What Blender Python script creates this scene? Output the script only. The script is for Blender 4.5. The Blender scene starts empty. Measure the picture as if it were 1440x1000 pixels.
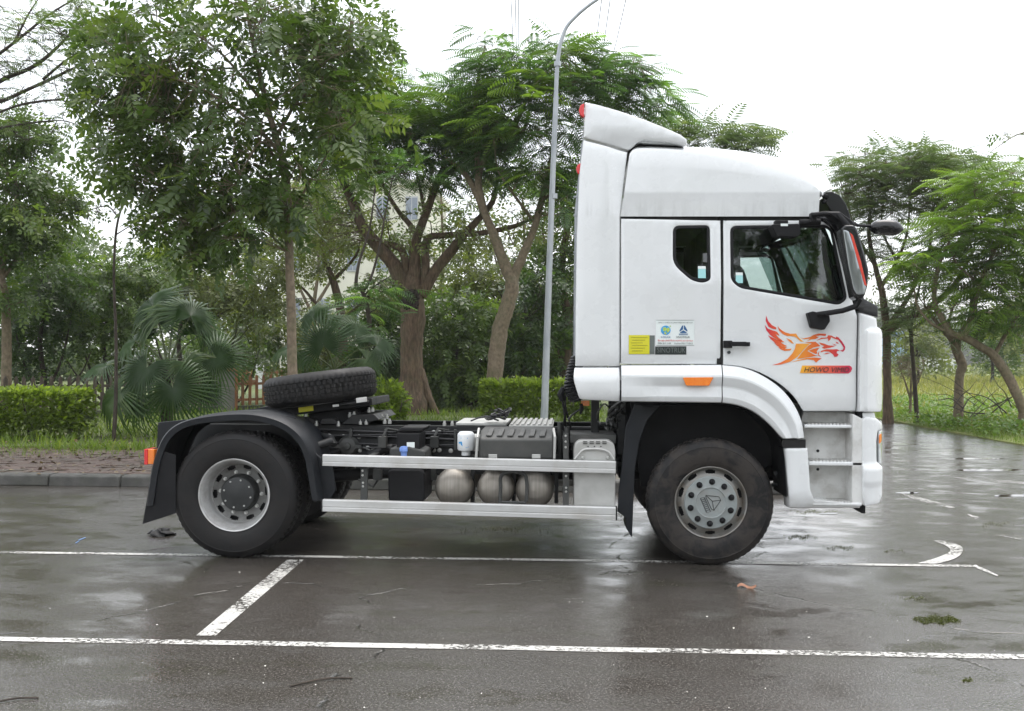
import bpy, bmesh, math, random
import numpy as np
from mathutils import Vector, Matrix, geometry

random.seed(7); rng = np.random.default_rng(11)
scene = bpy.context.scene
COL = scene.collection
PI = math.pi

# ------------------------------------------------------------------ camera
F = 1400.0                                   # focal length in pixels of the 1440 px wide photograph
CAM = np.array([0.0, -9.76, 1.73])
YAW, PITCH, ROLL = math.radians(3.0), math.radians(.33), math.radians(-.3)
cam_d = bpy.data.cameras.new('camera'); cam = bpy.data.objects.new('camera', cam_d); COL.objects.link(cam)
cam_d.sensor_width = 36; cam_d.lens = 36 * F / 1440; cam_d.clip_end = 3000; cam_d.clip_start = .05
cam.location = CAM; cam.rotation_euler = (PI / 2 + PITCH, ROLL, YAW)
scene.camera = cam
RM = np.array(cam.rotation_euler.to_matrix())

# ------------------------------------------------------------------ world, sun, exposure
SUN_EL, SUN_AZ = math.radians(68), math.radians(35)
w = bpy.data.worlds.new('World'); scene.world = w; w.use_nodes = True
nt = w.node_tree; nt.nodes.clear()
sky = nt.nodes.new('ShaderNodeTexSky'); sky.sky_type = 'NISHITA'; sky.sun_disc = False
sky.sun_elevation = SUN_EL; sky.sun_rotation = SUN_AZ; sky.dust_density = 4
bg1 = nt.nodes.new('ShaderNodeBackground'); bg1.inputs[1].default_value = 0.06
nt.links.new(sky.outputs[0], bg1.inputs[0])
bg2 = nt.nodes.new('ShaderNodeBackground'); bg2.inputs[0].default_value = (.97, .985, 1, 1); bg2.inputs[1].default_value = 0.95   # the even cloud cover
# overcast dome: brighter towards the zenith (CIE overcast sky, softened)
tcn = nt.nodes.new('ShaderNodeTexCoord'); sxyz = nt.nodes.new('ShaderNodeSeparateXYZ'); mrn = nt.nodes.new('ShaderNodeMapRange')
nt.links.new(tcn.outputs['Generated'], sxyz.inputs[0]); nt.links.new(sxyz.outputs[2], mrn.inputs[0])
mrn.inputs[1].default_value = 0; mrn.inputs[2].default_value = 1; mrn.inputs[3].default_value = .95; mrn.inputs[4].default_value = 1.6
nt.links.new(mrn.outputs[0], bg2.inputs[1])
addn = nt.nodes.new('ShaderNodeAddShader'); wo = nt.nodes.new('ShaderNodeOutputWorld')
nt.links.new(bg1.outputs[0], addn.inputs[0]); nt.links.new(bg2.outputs[0], addn.inputs[1]); nt.links.new(addn.outputs[0], wo.inputs[0])
sl = bpy.data.lights.new('sun', 'SUN'); sun = bpy.data.objects.new('sun', sl); COL.objects.link(sun)
sl.energy = 1.5; sl.angle = math.radians(40); sl.color = (1, .97, .93)
sd = Vector((math.cos(SUN_EL) * math.sin(SUN_AZ), math.cos(SUN_EL) * math.cos(SUN_AZ), math.sin(SUN_EL)))
sun.rotation_euler = sd.to_track_quat('Z', 'Y').to_euler()
vs = scene.view_settings; vs.view_transform = 'Standard'; vs.look = 'None'; vs.gamma = 1; vs.use_curve_mapping = False
vs.exposure = 0.48
scene.cycles.use_denoising = True
scene.cycles.max_bounces = 8; scene.cycles.diffuse_bounces = 3; scene.cycles.glossy_bounces = 3
scene.cycles.transparent_max_bounces = 12; scene.cycles.transmission_bounces = 4; scene.cycles.volume_bounces = 0; scene.cycles.adaptive_threshold = .025

# ------------------------------------------------------------------ measuring helpers
def ray(px, py): return RM @ np.array([(px - 720) / F, -(py - 500) / F, -1.0])
def pt(px, py, Y):
    d = ray(px, py); return CAM + d * (Y - CAM[1]) / d[1]
def gp(px, py, z=0.0):
    d = ray(px, py); return CAM + d * (z - CAM[2]) / d[2]
def mpp(Y): return (Y - CAM[1]) / F

# ------------------------------------------------------------------ object helpers
def tag(o, label=None, cat=None, group=None, kind=None):
    if label: o['label'] = label
    if cat: o['category'] = cat
    if group: o['group'] = group
    if kind: o['kind'] = kind
    return o
def adopt(o, parent):
    if parent is not None:
        o.parent = parent
        o.matrix_parent_inverse = Matrix.Translation(-Vector(parent['_w'])) if '_w' in parent else Matrix.Identity(4)
    return o
ROOTS = []
def empty(name, loc, label, cat, group=None):
    o = bpy.data.objects.new(name, None); COL.objects.link(o); o.location = loc; o['_w'] = [float(c) for c in loc]
    o.empty_display_size = .2; ROOTS.append(o)
    return tag(o, label, cat, group)
def mesh_obj(name, me, mat, parent=None):
    o = bpy.data.objects.new(name, me); COL.objects.link(o)
    if mat is not None: me.materials.append(mat)
    return adopt(o, parent)
def tri_mesh(name, V, T, tint=None):
    me = bpy.data.meshes.new(name); n = len(V); m = len(T)
    me.vertices.add(n); me.vertices.foreach_set('co', np.asarray(V, np.float32).ravel())
    me.loops.add(m * 3); me.loops.foreach_set('vertex_index', np.asarray(T, np.int32).ravel())
    me.polygons.add(m); me.polygons.foreach_set('loop_start', np.arange(0, m * 3, 3, dtype=np.int32))
    try: me.polygons.foreach_set('loop_total', np.full(m, 3, np.int32))
    except Exception: pass
    if tint is not None:
        a = me.attributes.new('tint', 'FLOAT', 'POINT'); a.data.foreach_set('value', np.asarray(tint, np.float32))
    me.update(calc_edges=True); return me
def finish(me, smooth):
    if smooth:
        me.shade_smooth(); me.set_sharp_from_angle(angle=math.radians(smooth))

class MB:
    def __init__(s): s.v = []; s.f = []
    def add(s, v, f):
        b = len(s.v); s.v += [tuple(map(float, p)) for p in v]; s.f += [tuple(i + b for i in q) for q in f]; return s
    def hexa(s, p): return s.add(p, [(0, 1, 2, 3), (7, 6, 5, 4), (0, 4, 5, 1), (1, 5, 6, 2), (2, 6, 7, 3), (3, 7, 4, 0)])
    def box(s, x0, x1, y0, y1, z0, z1):
        x0, x1 = sorted((x0, x1)); y0, y1 = sorted((y0, y1)); z0, z1 = sorted((z0, z1))
        return s.hexa([(x0, y0, z0), (x0, y1, z0), (x1, y1, z0), (x1, y0, z0), (x0, y0, z1), (x0, y1, z1), (x1, y1, z1), (x1, y0, z1)])
    def pbox(s, pa, pb, y0, y1, Y=None):
        """box whose near face spans pixels pa..pb measured on plane Y"""
        Y = y0 if Y is None else Y
        a, b = pt(*pa, Y), pt(*pb, Y); return s.box(a[0], b[0], y0, y1, a[2], b[2])
    def prism(s, poly, y0, y1):
        n = len(poly); y0, y1 = min(y0, y1), max(y0, y1)
        A = sum(poly[i][0] * poly[(i + 1) % n][1] - poly[(i + 1) % n][0] * poly[i][1] for i in range(n))
        if A < 0: poly = poly[::-1]
        v = [(x, y0, z) for x, z in poly] + [(x, y1, z) for x, z in poly]
        f = [tuple(range(n)), tuple(range(2 * n - 1, n - 1, -1))] + [((i + 1) % n, i, i + n, (i + 1) % n + n) for i in range(n)]
        return s.add(v, f)
    def pprism(s, ppoly, y0, y1, Y=None):
        Y = y0 if Y is None else Y
        return s.prism([(lambda q: (q[0], q[2]))(pt(a, b, Y)) for a, b in ppoly], y0, y1)
    def xprism(s, yz, x0, x1):
        n = len(yz); x0, x1 = min(x0, x1), max(x0, x1)
        A = sum(yz[i][0] * yz[(i + 1) % n][1] - yz[(i + 1) % n][0] * yz[i][1] for i in range(n))
        if A > 0: yz = yz[::-1]
        v = [(x0, y, z) for y, z in yz] + [(x1, y, z) for y, z in yz]
        f = [tuple(range(n)), tuple(range(2 * n - 1, n - 1, -1))] + [((i + 1) % n, i, i + n, (i + 1) % n + n) for i in range(n)]
        return s.add(v, f)
    def zprism(s, xy, z0, z1):
        n = len(xy)
        A = sum(xy[i][0] * xy[(i + 1) % n][1] - xy[(i + 1) % n][0] * xy[i][1] for i in range(n))
        if A < 0: xy = xy[::-1]
        v = [(x, y, z0) for x, y in xy] + [(x, y, z1) for x, y in xy]
        f = [tuple(range(n - 1, -1, -1)), tuple(range(n, 2 * n))] + [(i, (i + 1) % n, (i + 1) % n + n, i + n) for i in range(n)]
        return s.add(v, f)
    def tube(s, pts, rad, n=8, cap=True, wob=0):
        P = [Vector(p) for p in pts]; m = len(P)
        rad = [rad] * m if np.isscalar(rad) else list(rad)
        T = [(P[min(i + 1, m - 1)] - P[max(i - 1, 0)]).normalized() for i in range(m)]
        up = Vector((0, 0, 1)) if abs(T[0].z) < .9 else Vector((1, 0, 0))
        U = T[0].cross(up).normalized(); v = []; f = []; ph = [random.uniform(0, 6.28) for _ in range(3)]
        for i in range(m):
            U = (U - T[i] * U.dot(T[i])); U = U.normalized() if U.length > 1e-6 else T[i].orthogonal().normalized()
            W = T[i].cross(U)
            for k in range(n):
                a = 2 * PI * k / n; r = rad[i] * (1 + (wob * (.5 * math.sin(2 * a + ph[0] + .35 * i) + .35 * math.sin(3 * a + ph[1] - .25 * i) + .3 * math.sin(5 * a + ph[2] + .5 * i)) if wob else 0))
                v.append(P[i] + U * (r * math.cos(a)) + W * (r * math.sin(a)))
        for i in range(m - 1):
            for k in range(n):
                a, b = i * n + k, i * n + (k + 1) % n; f.append((a, b, b + n, a + n))
        if cap: f += [tuple(range(n - 1, -1, -1)), tuple(range((m - 1) * n, m * n))]
        return s.add(v, f)
    def cyl(s, p0, p1, r0, r1=None, n=16): return s.tube([p0, p1], [r0, r0 if r1 is None else r1], n)
    def lathe(s, prof, c=(0, 0, 0), axis='y', n=48, mod=None, skip=None):
        """prof: (radius, offset along axis)"""
        v = []; f = []; m = len(prof)
        for k in range(n):
            a = 2 * PI * k / n; ca, sa = math.cos(a), math.sin(a)
            for j, (r, h) in enumerate(prof):
                if mod: r = r + mod(j, k)
                p = {'y': (r * ca, h, r * sa), 'z': (r * ca, r * sa, h), 'x': (h, r * ca, r * sa)}[axis]
                v.append((c[0] + p[0], c[1] + p[1], c[2] + p[2]))
        for k in range(n):
            for j in range(m - 1):
                if skip and skip(j, k): continue
                a, b = k * m + j, ((k + 1) % n) * m + j
                f.append((a, a + 1, b + 1, b) if axis != 'z' else (a, b, b + 1, a + 1))
        return s.add(v, f)
    def build(s, name, mat, parent=None, smooth=35, bevel=0, seg=2, recalc=False):
        me = bpy.data.meshes.new(name); me.from_pydata(s.v, [], s.f); me.update()
        if recalc:
            bm = bmesh.new(); bm.from_mesh(me); bmesh.ops.recalc_face_normals(bm, faces=bm.faces); bm.to_mesh(me); bm.free()
        finish(me, smooth); o = mesh_obj(name, me, mat, parent)
        if bevel:
            b = o.modifiers.new('bevel', 'BEVEL'); b.width = bevel; b.segments = seg; b.limit_method = 'ANGLE'; b.angle_limit = math.radians(40)
            if smooth:
                me.shade_smooth(); wn = o.modifiers.new('wn', 'WEIGHTED_NORMAL'); wn.keep_sharp = False; wn.weight = 80
        return o

# ---- 2-D outline tools (pixels) and curved panels
def resample(poly, step):
    out = []; n = len(poly)
    for i in range(n):
        a = np.array(poly[i], float); b = np.array(poly[(i + 1) % n], float)
        k = max(1, int(math.ceil(np.linalg.norm(b - a) / step)))
        out += [a + (b - a) * j / k for j in range(k)]
    return np.array(out)
def rounded(poly, r):
    n = len(poly); out = []; r = [r] * n if np.isscalar(r) else r
    for i in range(n):
        p = np.array(poly[i], float); a = np.array(poly[i - 1], float); b = np.array(poly[(i + 1) % n], float)
        la, lb = np.linalg.norm(a - p), np.linalg.norm(b - p); d = min(r[i], la * .45, lb * .45)
        if d < .3: out.append(tuple(p)); continue
        s, e = p + (a - p) / la * d, p + (b - p) / lb * d
        for t in (0, .25, .5, .75, 1): out.append(tuple((1 - t) ** 2 * s + 2 * t * (1 - t) * p + t * t * e))
    return out
def spline(pts, n=6):
    P = np.array(pts, float); Q = np.vstack([2 * P[0] - P[1], P, 2 * P[-1] - P[-2]]); out = []
    for i in range(1, len(Q) - 2):
        for k in range(n):
            t = k / n; a, b, c, d = Q[i - 1], Q[i], Q[i + 1], Q[i + 2]
            out.append(tuple(.5 * (2 * b + (c - a) * t + (2 * a - 5 * b + 4 * c - d) * t * t + (3 * b - a - 3 * c + d) * t ** 3)))
    out.append(tuple(P[-1])); return out
def inside(P, poly):
    x, y = P[:, 0], P[:, 1]; r = np.zeros(len(P), bool); n = len(poly); j = n - 1
    for i in range(n):
        xi, yi = poly[i]; xj, yj = poly[j]
        c = ((yi > y) != (yj > y))
        with np.errstate(divide='ignore', invalid='ignore'):
            r ^= c & (x < (xj - xi) * (y - yi) / (yj - yi + 1e-12) + xi)
        j = i
    return r
def dist(P, poly):
    d = np.full(len(P), 1e9); n = len(poly)
    for i in range(n):
        a, b = poly[i], poly[(i + 1) % n]; ab = b - a; L = ab @ ab + 1e-12
        t = np.clip(((P - a) @ ab) / L, 0, 1); d = np.minimum(d, np.linalg.norm(P - a - t[:, None] * ab, axis=1))
    return d
def inset(poly, r):
    n = len(poly); A = .5 * sum(poly[i][0] * poly[(i + 1) % n][1] - poly[(i + 1) % n][0] * poly[i][1] for i in range(n)); s = 1 if A > 0 else -1
    out = []
    for i in range(n):
        e1 = poly[i] - poly[i - 1]; e2 = poly[(i + 1) % n] - poly[i]
        n1 = np.array([-e1[1], e1[0]]) / (np.linalg.norm(e1) + 1e-9); n2 = np.array([-e2[1], e2[0]]) / (np.linalg.norm(e2) + 1e-9)
        m = n1 + n2; L = np.linalg.norm(m)
        m = m / L if L > 1e-6 else n1
        out.append(poly[i] + s * m * r / max(.5, float(m @ n1)))
    return np.array(out)
def panel(name, outline, Y, mat, parent=None, depth=.05, r=2.0, holes=(), yf=None, grid=9, step=6, sgn=1, smooth=40):
    """sheet with thickness: outline and holes in pixels on plane Y, rolled edge of r px, relief yf(px,py) in metres (+ = inward)"""
    O = resample(outline, step); H = [resample(h, step) for h in holes]
    pts = [O]; edges = [(i, (i + 1) % len(O)) for i in range(len(O))]; b = len(O)
    for h in H:
        pts.append(h); edges += [(b + i, b + (i + 1) % len(h)) for i in range(len(h))]; b += len(h)
    nb = b
    extra = []
    for q in (.3, 1.0):
        if r > 0:
            extra.append(inset(O, r * q)); extra += [inset(h, -r * q) for h in H]
    mn, mx = O.min(0), O.max(0)
    g = np.array([(x, y) for x in np.arange(mn[0] + grid / 2, mx[0], grid) for y in np.arange(mn[1] + grid / 2, mx[1], grid)]).reshape(-1, 2)
    cand = np.vstack(extra + [g]) if extra else g
    def bd(P):
        d = dist(P, O)
        for h in H: d = np.minimum(d, dist(P, h))
        return d
    def ins(P):
        m = inside(P, O)
        for h in H: m &= ~inside(P, h)
        return m
    if len(cand):
        dd = bd(cand); keep = ins(cand) & (dd > max(.25 * r, .3) - 1e-6)
        ng = len(cand) - len(g); isg = np.arange(len(cand)) >= ng
        keep &= (~isg) | (dd > r * 1.5 + 1)
        pts.append(cand[keep])
    Pa = np.vstack(pts)
    vo, eo, fo, *_ = geometry.delaunay_2d_cdt([Vector(p) for p in Pa], edges, [], 0, 1e-4)
    P = np.array([(p.x, p.y) for p in vo])
    tri = [t for f in fo for t in ([f] if len(f) == 3 else [(f[0], f[i], f[i + 1]) for i in range(1, len(f) - 1)])]
    T = np.array(tri); ok = ins(P[T].mean(1)); T = T[ok]
    d = np.clip(bd(P), 0, r) if r > 0 else np.zeros(len(P))
    rm = r * mpp(Y)
    dy = rm * (1 - np.sqrt(np.clip(1 - (1 - d / r) ** 2, 0, 1))) if r > 0 else d * 0
    if yf is not None: dy = dy + np.array([yf(a, c) for a, c in P])
    W = np.array([pt(a, c, Y) for a, c in P]); W[:, 1] = Y + dy
    # orientation: normal towards the camera side (-y)
    a, bb, c = W[T[:, 0]], W[T[:, 1]], W[T[:, 2]]; nrm = np.cross(bb - a, c - a)[:, 1]; T[nrm > 0] = T[nrm > 0][:, ::-1]
    cnt = {}
    for t in T:
        for i in range(3):
            e = (t[i], t[(i + 1) % 3]); cnt[e] = cnt.get(e, 0) + 1
    be = [e for e in cnt if (e[1], e[0]) not in cnt]
    idx = {}; V = [tuple(x) for x in W]; Fs = [tuple(int(i) for i in t) for t in T]
    for e in be:
        for i in e:
            if i not in idx: idx[i] = len(V); V.append((W[i][0], max(Y + depth, W[i][1] + .004), W[i][2]))
    for (i, j) in be: Fs.append((int(j), int(i), idx[i], idx[j]))
    if sgn < 0: V = [(x, -y, z) for x, y, z in V]; Fs = [f[::-1] for f in Fs]
    me = bpy.data.meshes.new(name); me.from_pydata(V, [], Fs); me.update(); finish(me, smooth)
    return mesh_obj(name, me, mat, parent)
def decal(name, polys, Y, mat, parent, proud=.003, yf=None):
    """flat print: thin sheets just off the surface"""
    m = MB()
    for poly in polys:
        O = resample(poly, 4); mn, mx = O.min(0), O.max(0)
        g = np.array([(x, y) for x in np.arange(mn[0] + 2, mx[0], 4) for y in np.arange(mn[1] + 2, mx[1], 4)]).reshape(-1, 2)
        if len(g): g = g[inside(g, O) & (dist(g, O) > .8)]
        A2 = np.vstack([O, g]) if len(g) else O
        vo, _, fo, *_ = geometry.delaunay_2d_cdt([Vector(p) for p in A2], [(i, (i + 1) % len(O)) for i in range(len(O))], [], 0, 1e-5)
        P2 = np.array([(p.x, p.y) for p in vo]); T3 = [t for f in fo for t in ([f] if len(f) == 3 else [(f[0], f[i], f[i + 1]) for i in range(1, len(f) - 1)])]
        ok = inside(P2[np.array(T3)].mean(1), O); V = []
        for a, b in P2:
            q = pt(a, b, Y); V.append((q[0], Y - proud + (yf(a, b) if yf else 0), q[2]))
        T = []
        for t, k_ in zip(T3, ok):
            if not k_: continue
            p, q, r_ = [np.array(V[i]) for i in t]
            T.append(tuple(t) if np.cross(q - p, r_ - p)[1] < 0 else tuple(t)[::-1])
        m.add(V, T)
    return m.build(name, mat, parent, smooth=0)
def text(name, body, px0, py0, px1, py1, Y, mat, parent, proud=.004, shear=0, yf=0, extrude=0.0008):
    cu = bpy.data.curves.new(name, 'FONT'); cu.body = body; cu.shear = shear; cu.extrude = extrude; cu.resolution_u = 3
    o = bpy.data.objects.new(name, cu); COL.objects.link(o)
    dg = bpy.context.evaluated_depsgraph_get(); me = bpy.data.meshes.new_from_object(o.evaluated_get(dg))
    bpy.data.objects.remove(o); me.materials.clear()
    n = len(me.vertices); co = np.empty(n * 3, np.float32); me.vertices.foreach_get('co', co); co = co.reshape(-1, 3)
    mn, mx = co.min(0), co.max(0); a, b = pt(px0, py1, Y), pt(px1, py0, Y)
    out = np.empty_like(co); s = (co - mn) / np.maximum(mx - mn, 1e-6)
    out[:, 0] = a[0] + s[:, 0] * (b[0] - a[0]); out[:, 2] = a[2] + s[:, 1] * (b[2] - a[2])
    rel = np.array([yf(px0 + u * (px1 - px0), py1 + v * (py0 - py1)) for u, v in s[:, :2]]) if callable(yf) else yf
    out[:, 1] = Y - proud + rel - co[:, 2]
    me.vertices.foreach_set('co', out.ravel()); me.update()
    return mesh_obj(name, me, mat, parent)

# ------------------------------------------------------------------ materials
def N(nt, t, **k):
    n = nt.nodes.new('ShaderNode' + t)
    for a, b in k.items(): setattr(n, a, b)
    return n
def ramp(nt, fac, stops):
    r = N(nt, 'ValToRGB'); e = r.color_ramp.elements
    while len(e) < len(stops): e.new(.5)
    for i, (p, c) in enumerate(stops): e[i].position = p; e[i].color = (*c, 1) if len(c) == 3 else c
    nt.links.new(fac, r.inputs[0]); return r.outputs[0]
def maprange(nt, v, a, b, c, d):
    m = N(nt, 'MapRange'); nt.links.new(v, m.inputs[0])
    for i, x in zip((1, 2, 3, 4), (a, b, c, d)): m.inputs[i].default_value = x
    return m.outputs[0]
def noise(nt, vec, scale, detail=4, rough=.55, dist=0):
    n = N(nt, 'TexNoise'); n.inputs['Scale'].default_value = scale; n.inputs['Detail'].default_value = detail
    n.inputs['Roughness'].default_value = rough; n.inputs['Distortion'].default_value = dist
    if vec is not None: nt.links.new(vec, n.inputs['Vector'])
    return n.outputs[0]
def mixc(nt, fac, a, b, mode='MIX'):
    m = N(nt, 'Mix', data_type='RGBA', blend_type=mode)
    for s, i in ((fac, 0), (a, 6), (b, 7)):
        if hasattr(s, 'links'): nt.links.new(s, m.inputs[i])
        elif i == 0: m.inputs[0].default_value = s
        else: m.inputs[i].default_value = (*s, 1)
    return m.outputs[2]
def math_(nt, op, a, b=0.0, clamp=False):
    m = N(nt, 'Math', operation=op); m.use_clamp = clamp
    for i, s in ((0, a), (1, b)):
        if hasattr(s, 'links'): nt.links.new(s, m.inputs[i])
        else: m.inputs[i].default_value = s
    return m.outputs[0]
def base(name):
    m = bpy.data.materials.new(name); m.use_nodes = True; nt = m.node_tree; nt.nodes.clear()
    b = N(nt, 'BsdfPrincipled'); o = N(nt, 'OutputMaterial'); nt.links.new(b.outputs[0], o.inputs[0])
    pos = N(nt, 'NewGeometry').outputs['Position']
    return m, nt, b, o, pos
def setv(nt, sock, v):
    if hasattr(v, 'links'): nt.links.new(v, sock)
    elif sock.type == 'RGBA': sock.default_value = (*v, 1) if len(v) == 3 else v
    else: sock.default_value = v
def stretch(nt, pos, s):
    m = N(nt, 'Mapping'); nt.links.new(pos, m.inputs[0]); m.inputs['Scale'].default_value = s; return m.outputs[0]
def pm(name, c1, c2=None, scale=6, rough=.5, rough2=None, metal=0, bump=0, bscale=60, coat=0, spec=.5, dirt=None, dirt_amt=.0, dscale=3, str_=(1, 1, 1)):
    m, nt, b, o, pos = base(name)
    vec = stretch(nt, pos, str_) if str_ != (1, 1, 1) else pos
    n1 = noise(nt, vec, scale, 5)
    col = ramp(nt, n1, [(.35, c1), (.65, c2 or c1)])
    if dirt: col = mixc(nt, maprange(nt, noise(nt, pos, dscale, 6, .65), .45, .75, 0, dirt_amt), col, dirt)
    setv(nt, b.inputs['Base Color'], col)
    setv(nt, b.inputs['Roughness'], maprange(nt, noise(nt, pos, scale * 1.7, 4), .3, .7, rough, rough if rough2 is None else rough2))
    b.inputs['Metallic'].default_value = metal; b.inputs['Coat Weight'].default_value = coat; b.inputs['Coat Roughness'].default_value = .08
    b.inputs['Specular IOR Level'].default_value = spec
    if bump:
        bp = N(nt, 'Bump'); bp.inputs['Strength'].default_value = bump; bp.inputs['Distance'].default_value = .01
        nt.links.new(noise(nt, vec, bscale, 5), bp.inputs['Height']); nt.links.new(bp.outputs[0], b.inputs['Normal'])
    return m
M = {}
# white cab paint, with rain streaks of grime under the roof cap and road dirt low down
def white_paint():
    m, nt, b, o, pos = base('white_paint')
    st = noise(nt, stretch(nt, pos, (28, 28, 1.2)), 1.0, 4)
    sep = N(nt, 'SeparateXYZ'); nt.links.new(pos, sep.inputs[0])
    band = math_(nt, 'MULTIPLY', maprange(nt, sep.outputs[2], 2.93, 2.99, 0, 1), maprange(nt, sep.outputs[2], 3.0, 3.16, 1, 0))
    streak = math_(nt, 'MULTIPLY', band, maprange(nt, st, .45, .75, 0, .3))
    low = math_(nt, 'MULTIPLY', maprange(nt, sep.outputs[2], .75, .42, 0, 1), maprange(nt, noise(nt, pos, 5, 6, .65), .4, .7, 0, .5))
    film = maprange(nt, noise(nt, pos, 2.2, 6, .6), .4, .7, 0, .1)
    c = mixc(nt, streak, (.72, .735, .735), (.30, .30, .28)); c = mixc(nt, low, c, (.22, .17, .12)); c = mixc(nt, film, c, (.45, .43, .40))
    setv(nt, b.inputs['Base Color'], c)
    setv(nt, b.inputs['Roughness'], maprange(nt, noise(nt, pos, 4, 5), .3, .7, .22, .34))
    b.inputs['Coat Weight'].default_value = .8; b.inputs['Coat Roughness'].default_value = .05
    return m
M['white'] = white_paint()
M['step'] = pm('step_plastic', (.62, .62, .60), (.70, .70, .68), 4, .5, .6, dirt=(.2, .17, .13), dirt_amt=.55, dscale=6)
M['tread'] = pm('step_tread', (.62, .62, .60), (.7, .7, .68), 20, .35, .5, metal=.5, dirt=(.25, .2, .15), dirt_amt=.7, dscale=12)
M['black'] = pm('black_plastic', (.006, .006, .007), (.011, .011, .012), 5, .5, .62, bump=.06, bscale=300, spec=.25)
M['gloss_black'] = pm('gloss_black', (.008, .008, .009), None, 5, .18, .26)
M['chassis'] = pm('chassis_paint', (.010, .011, .012), (.018, .019, .020), 5, .4, .55, dirt=(.05, .043, .036), dirt_amt=.4, spec=.3)
M['guard'] = pm('mudguard_plastic', (.008, .0095, .012), (.013, .015, .018), 4, .42, .52, dirt=(.035, .032, .03), dirt_amt=.3, spec=.3)
M['grey_box'] = pm('grey_cover', (.032, .034, .032), (.045, .047, .044), 5, .5, .6, dirt=(.12, .11, .1), dirt_amt=.4)
M['alu'] = pm('aluminium_rail', (.52, .52, .51), (.60, .60, .59), 3, .36, .48, metal=.5, dirt=(.3, .26, .2), dirt_amt=.5, str_=(.5, 1, 8))
M['alu_dull'] = pm('dull_aluminium', (.42, .42, .40), (.52, .52, .50), 4, .45, .55, metal=.4, dirt=(.22, .2, .17), dirt_amt=.4)
M['steel'] = pm('brushed_steel', (.27, .25, .22), (.35, .325, .29), 3, .45, .55, metal=.85, dirt=(.2, .17, .13), dirt_amt=.4, str_=(30, 1, .6))
M['bolt'] = pm('zinc_bolt', (.5, .5, .48), None, 5, .35, .5, metal=.8)
M['rim'] = pm('silver_rim', (.50, .50, .49), (.58, .58, .57), 5, .35, .45, metal=.5, dirt=(.16, .13, .1), dirt_amt=.5, dscale=8)
M['rim_disc'] = pm('shaded_grimy_wheel_disc', (.17, .17, .165), (.23, .23, .22), 6, .5, .6, metal=.3, dirt=(.06, .05, .04), dirt_amt=.6, dscale=9)  # recess shade put into the darker disc grey, with patchy grime over it
M['rim_front'] = pm('tarnished_rim', (.19, .185, .17), (.25, .245, .23), 5, .45, .55, metal=.5, dirt=(.15, .11, .07), dirt_amt=.75, dscale=8)
M['hubcap'] = pm('grey_hub_cover', (.23, .255, .25), (.27, .295, .29), 5, .45, .55, dirt=(.2, .17, .14), dirt_amt=.45, dscale=9)
M['hub'] = pm('hub_dark', (.014, .016, .016), (.026, .027, .027), 8, .45, .6)
def rubber(name, mud, amt, axis_r=None):
    m, nt, b, o, pos = base(name)
    n1 = noise(nt, pos, 7, 7, .62, .6); n2 = noise(nt, pos, 30, 4)
    mask = maprange(nt, n1, .42, .56, 0, amt)
    c = mixc(nt, mask, mixc(nt, n2, (.006, .006, .0065), (.014, .0135, .0135)), mixc(nt, n2, mud, tuple(x * .7 for x in mud)))
    setv(nt, b.inputs['Base Color'], c); setv(nt, b.inputs['Roughness'], maprange(nt, n1, .3, .7, .5, .75)); b.inputs['Specular IOR Level'].default_value = .3
    bp = N(nt, 'Bump'); bp.inputs['Strength'].default_value = .25; bp.inputs['Distance'].default_value = .006
    nt.links.new(n2, bp.inputs['Height']); nt.links.new(bp.outputs[0], b.inputs['Normal'])
    return m
M['tyre'] = rubber('tyre_rubber', (.026, .023, .021), .45)
M['tyre_front'] = rubber('tyre_rubber_muddy', (.046, .039, .034), .8)
M['mirror_glass'] = pm('mirror_glass', (.33, .35, .36), None, 3, .12, .2, metal=.7)
M['strip_red'] = pm('mirror_strip_red', (.62, .055, .035), (.7, .07, .04), 20, .3)
M['red_lens'] = pm('red_lens', (.6, .012, .015), (.68, .02, .02), 20, .18, coat=.5)
M['orange_lens'] = pm('orange_lens', (.80, .17, .012), (.85, .24, .02), 60, .18, coat=.6)
M['lamp_clear'] = pm('lamp_clear', (.55, .57, .58), (.68, .7, .7), 30, .1, .2, metal=.4, coat=1)
M['yellow'] = pm('yellow_sticker', (.62, .58, .02), (.66, .62, .03), 10, .5)
M['paper'] = pm('white_sticker', (.74, .79, .77), None, 10, .45)
M['cyan'] = pm('cyan_print', (.35, .66, .66), None, 10, .5)
M['navy'] = pm('navy_print', (.015, .10, .25), None, 10, .5)
M['blue'] = pm('blue_print', (.03, .25, .62), (.06, .4, .7), 60, .5)
M['blue_cap'] = pm('blue_cap', (.16, .27, .62), None, 10, .45)
M['green_print'] = pm('green_print', (.25, .5, .12), (.6, .6, .1), 80, .5)
M['red_print'] = pm('red_print', (.6, .03, .03), None, 10, .5)
M['dark_print'] = pm('dark_print', (.05, .07, .06), None, 10, .5)
M['dark_plate'] = pm('dark_plate', (.022, .03, .028), None, 20, .4)
M['grey_print'] = pm('grey_print', (.16, .18, .17), None, 20, .35, metal=.3)
M['filter'] = pm('white_canister', (.72, .74, .75), None, 10, .35)
M['hose'] = pm('hose_rubber', (.008, .008, .009), None, 5, .4)
M['interior'] = pm('cab_interior', (.045, .047, .05), (.07, .07, .072), 4, .7)
M['seat'] = pm('seat_fabric', (.06, .062, .066), (.10, .10, .105), 30, .85)
M['cloth'] = pm('black_rag', (.01, .01, .011), (.02, .02, .02), 20, .6, bump=.4)
M['galv'] = pm('galvanised_steel', (.30, .32, .34), (.40, .42, .44), 6, .45, .55, metal=.6, str_=(1, 1, .25))
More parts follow.
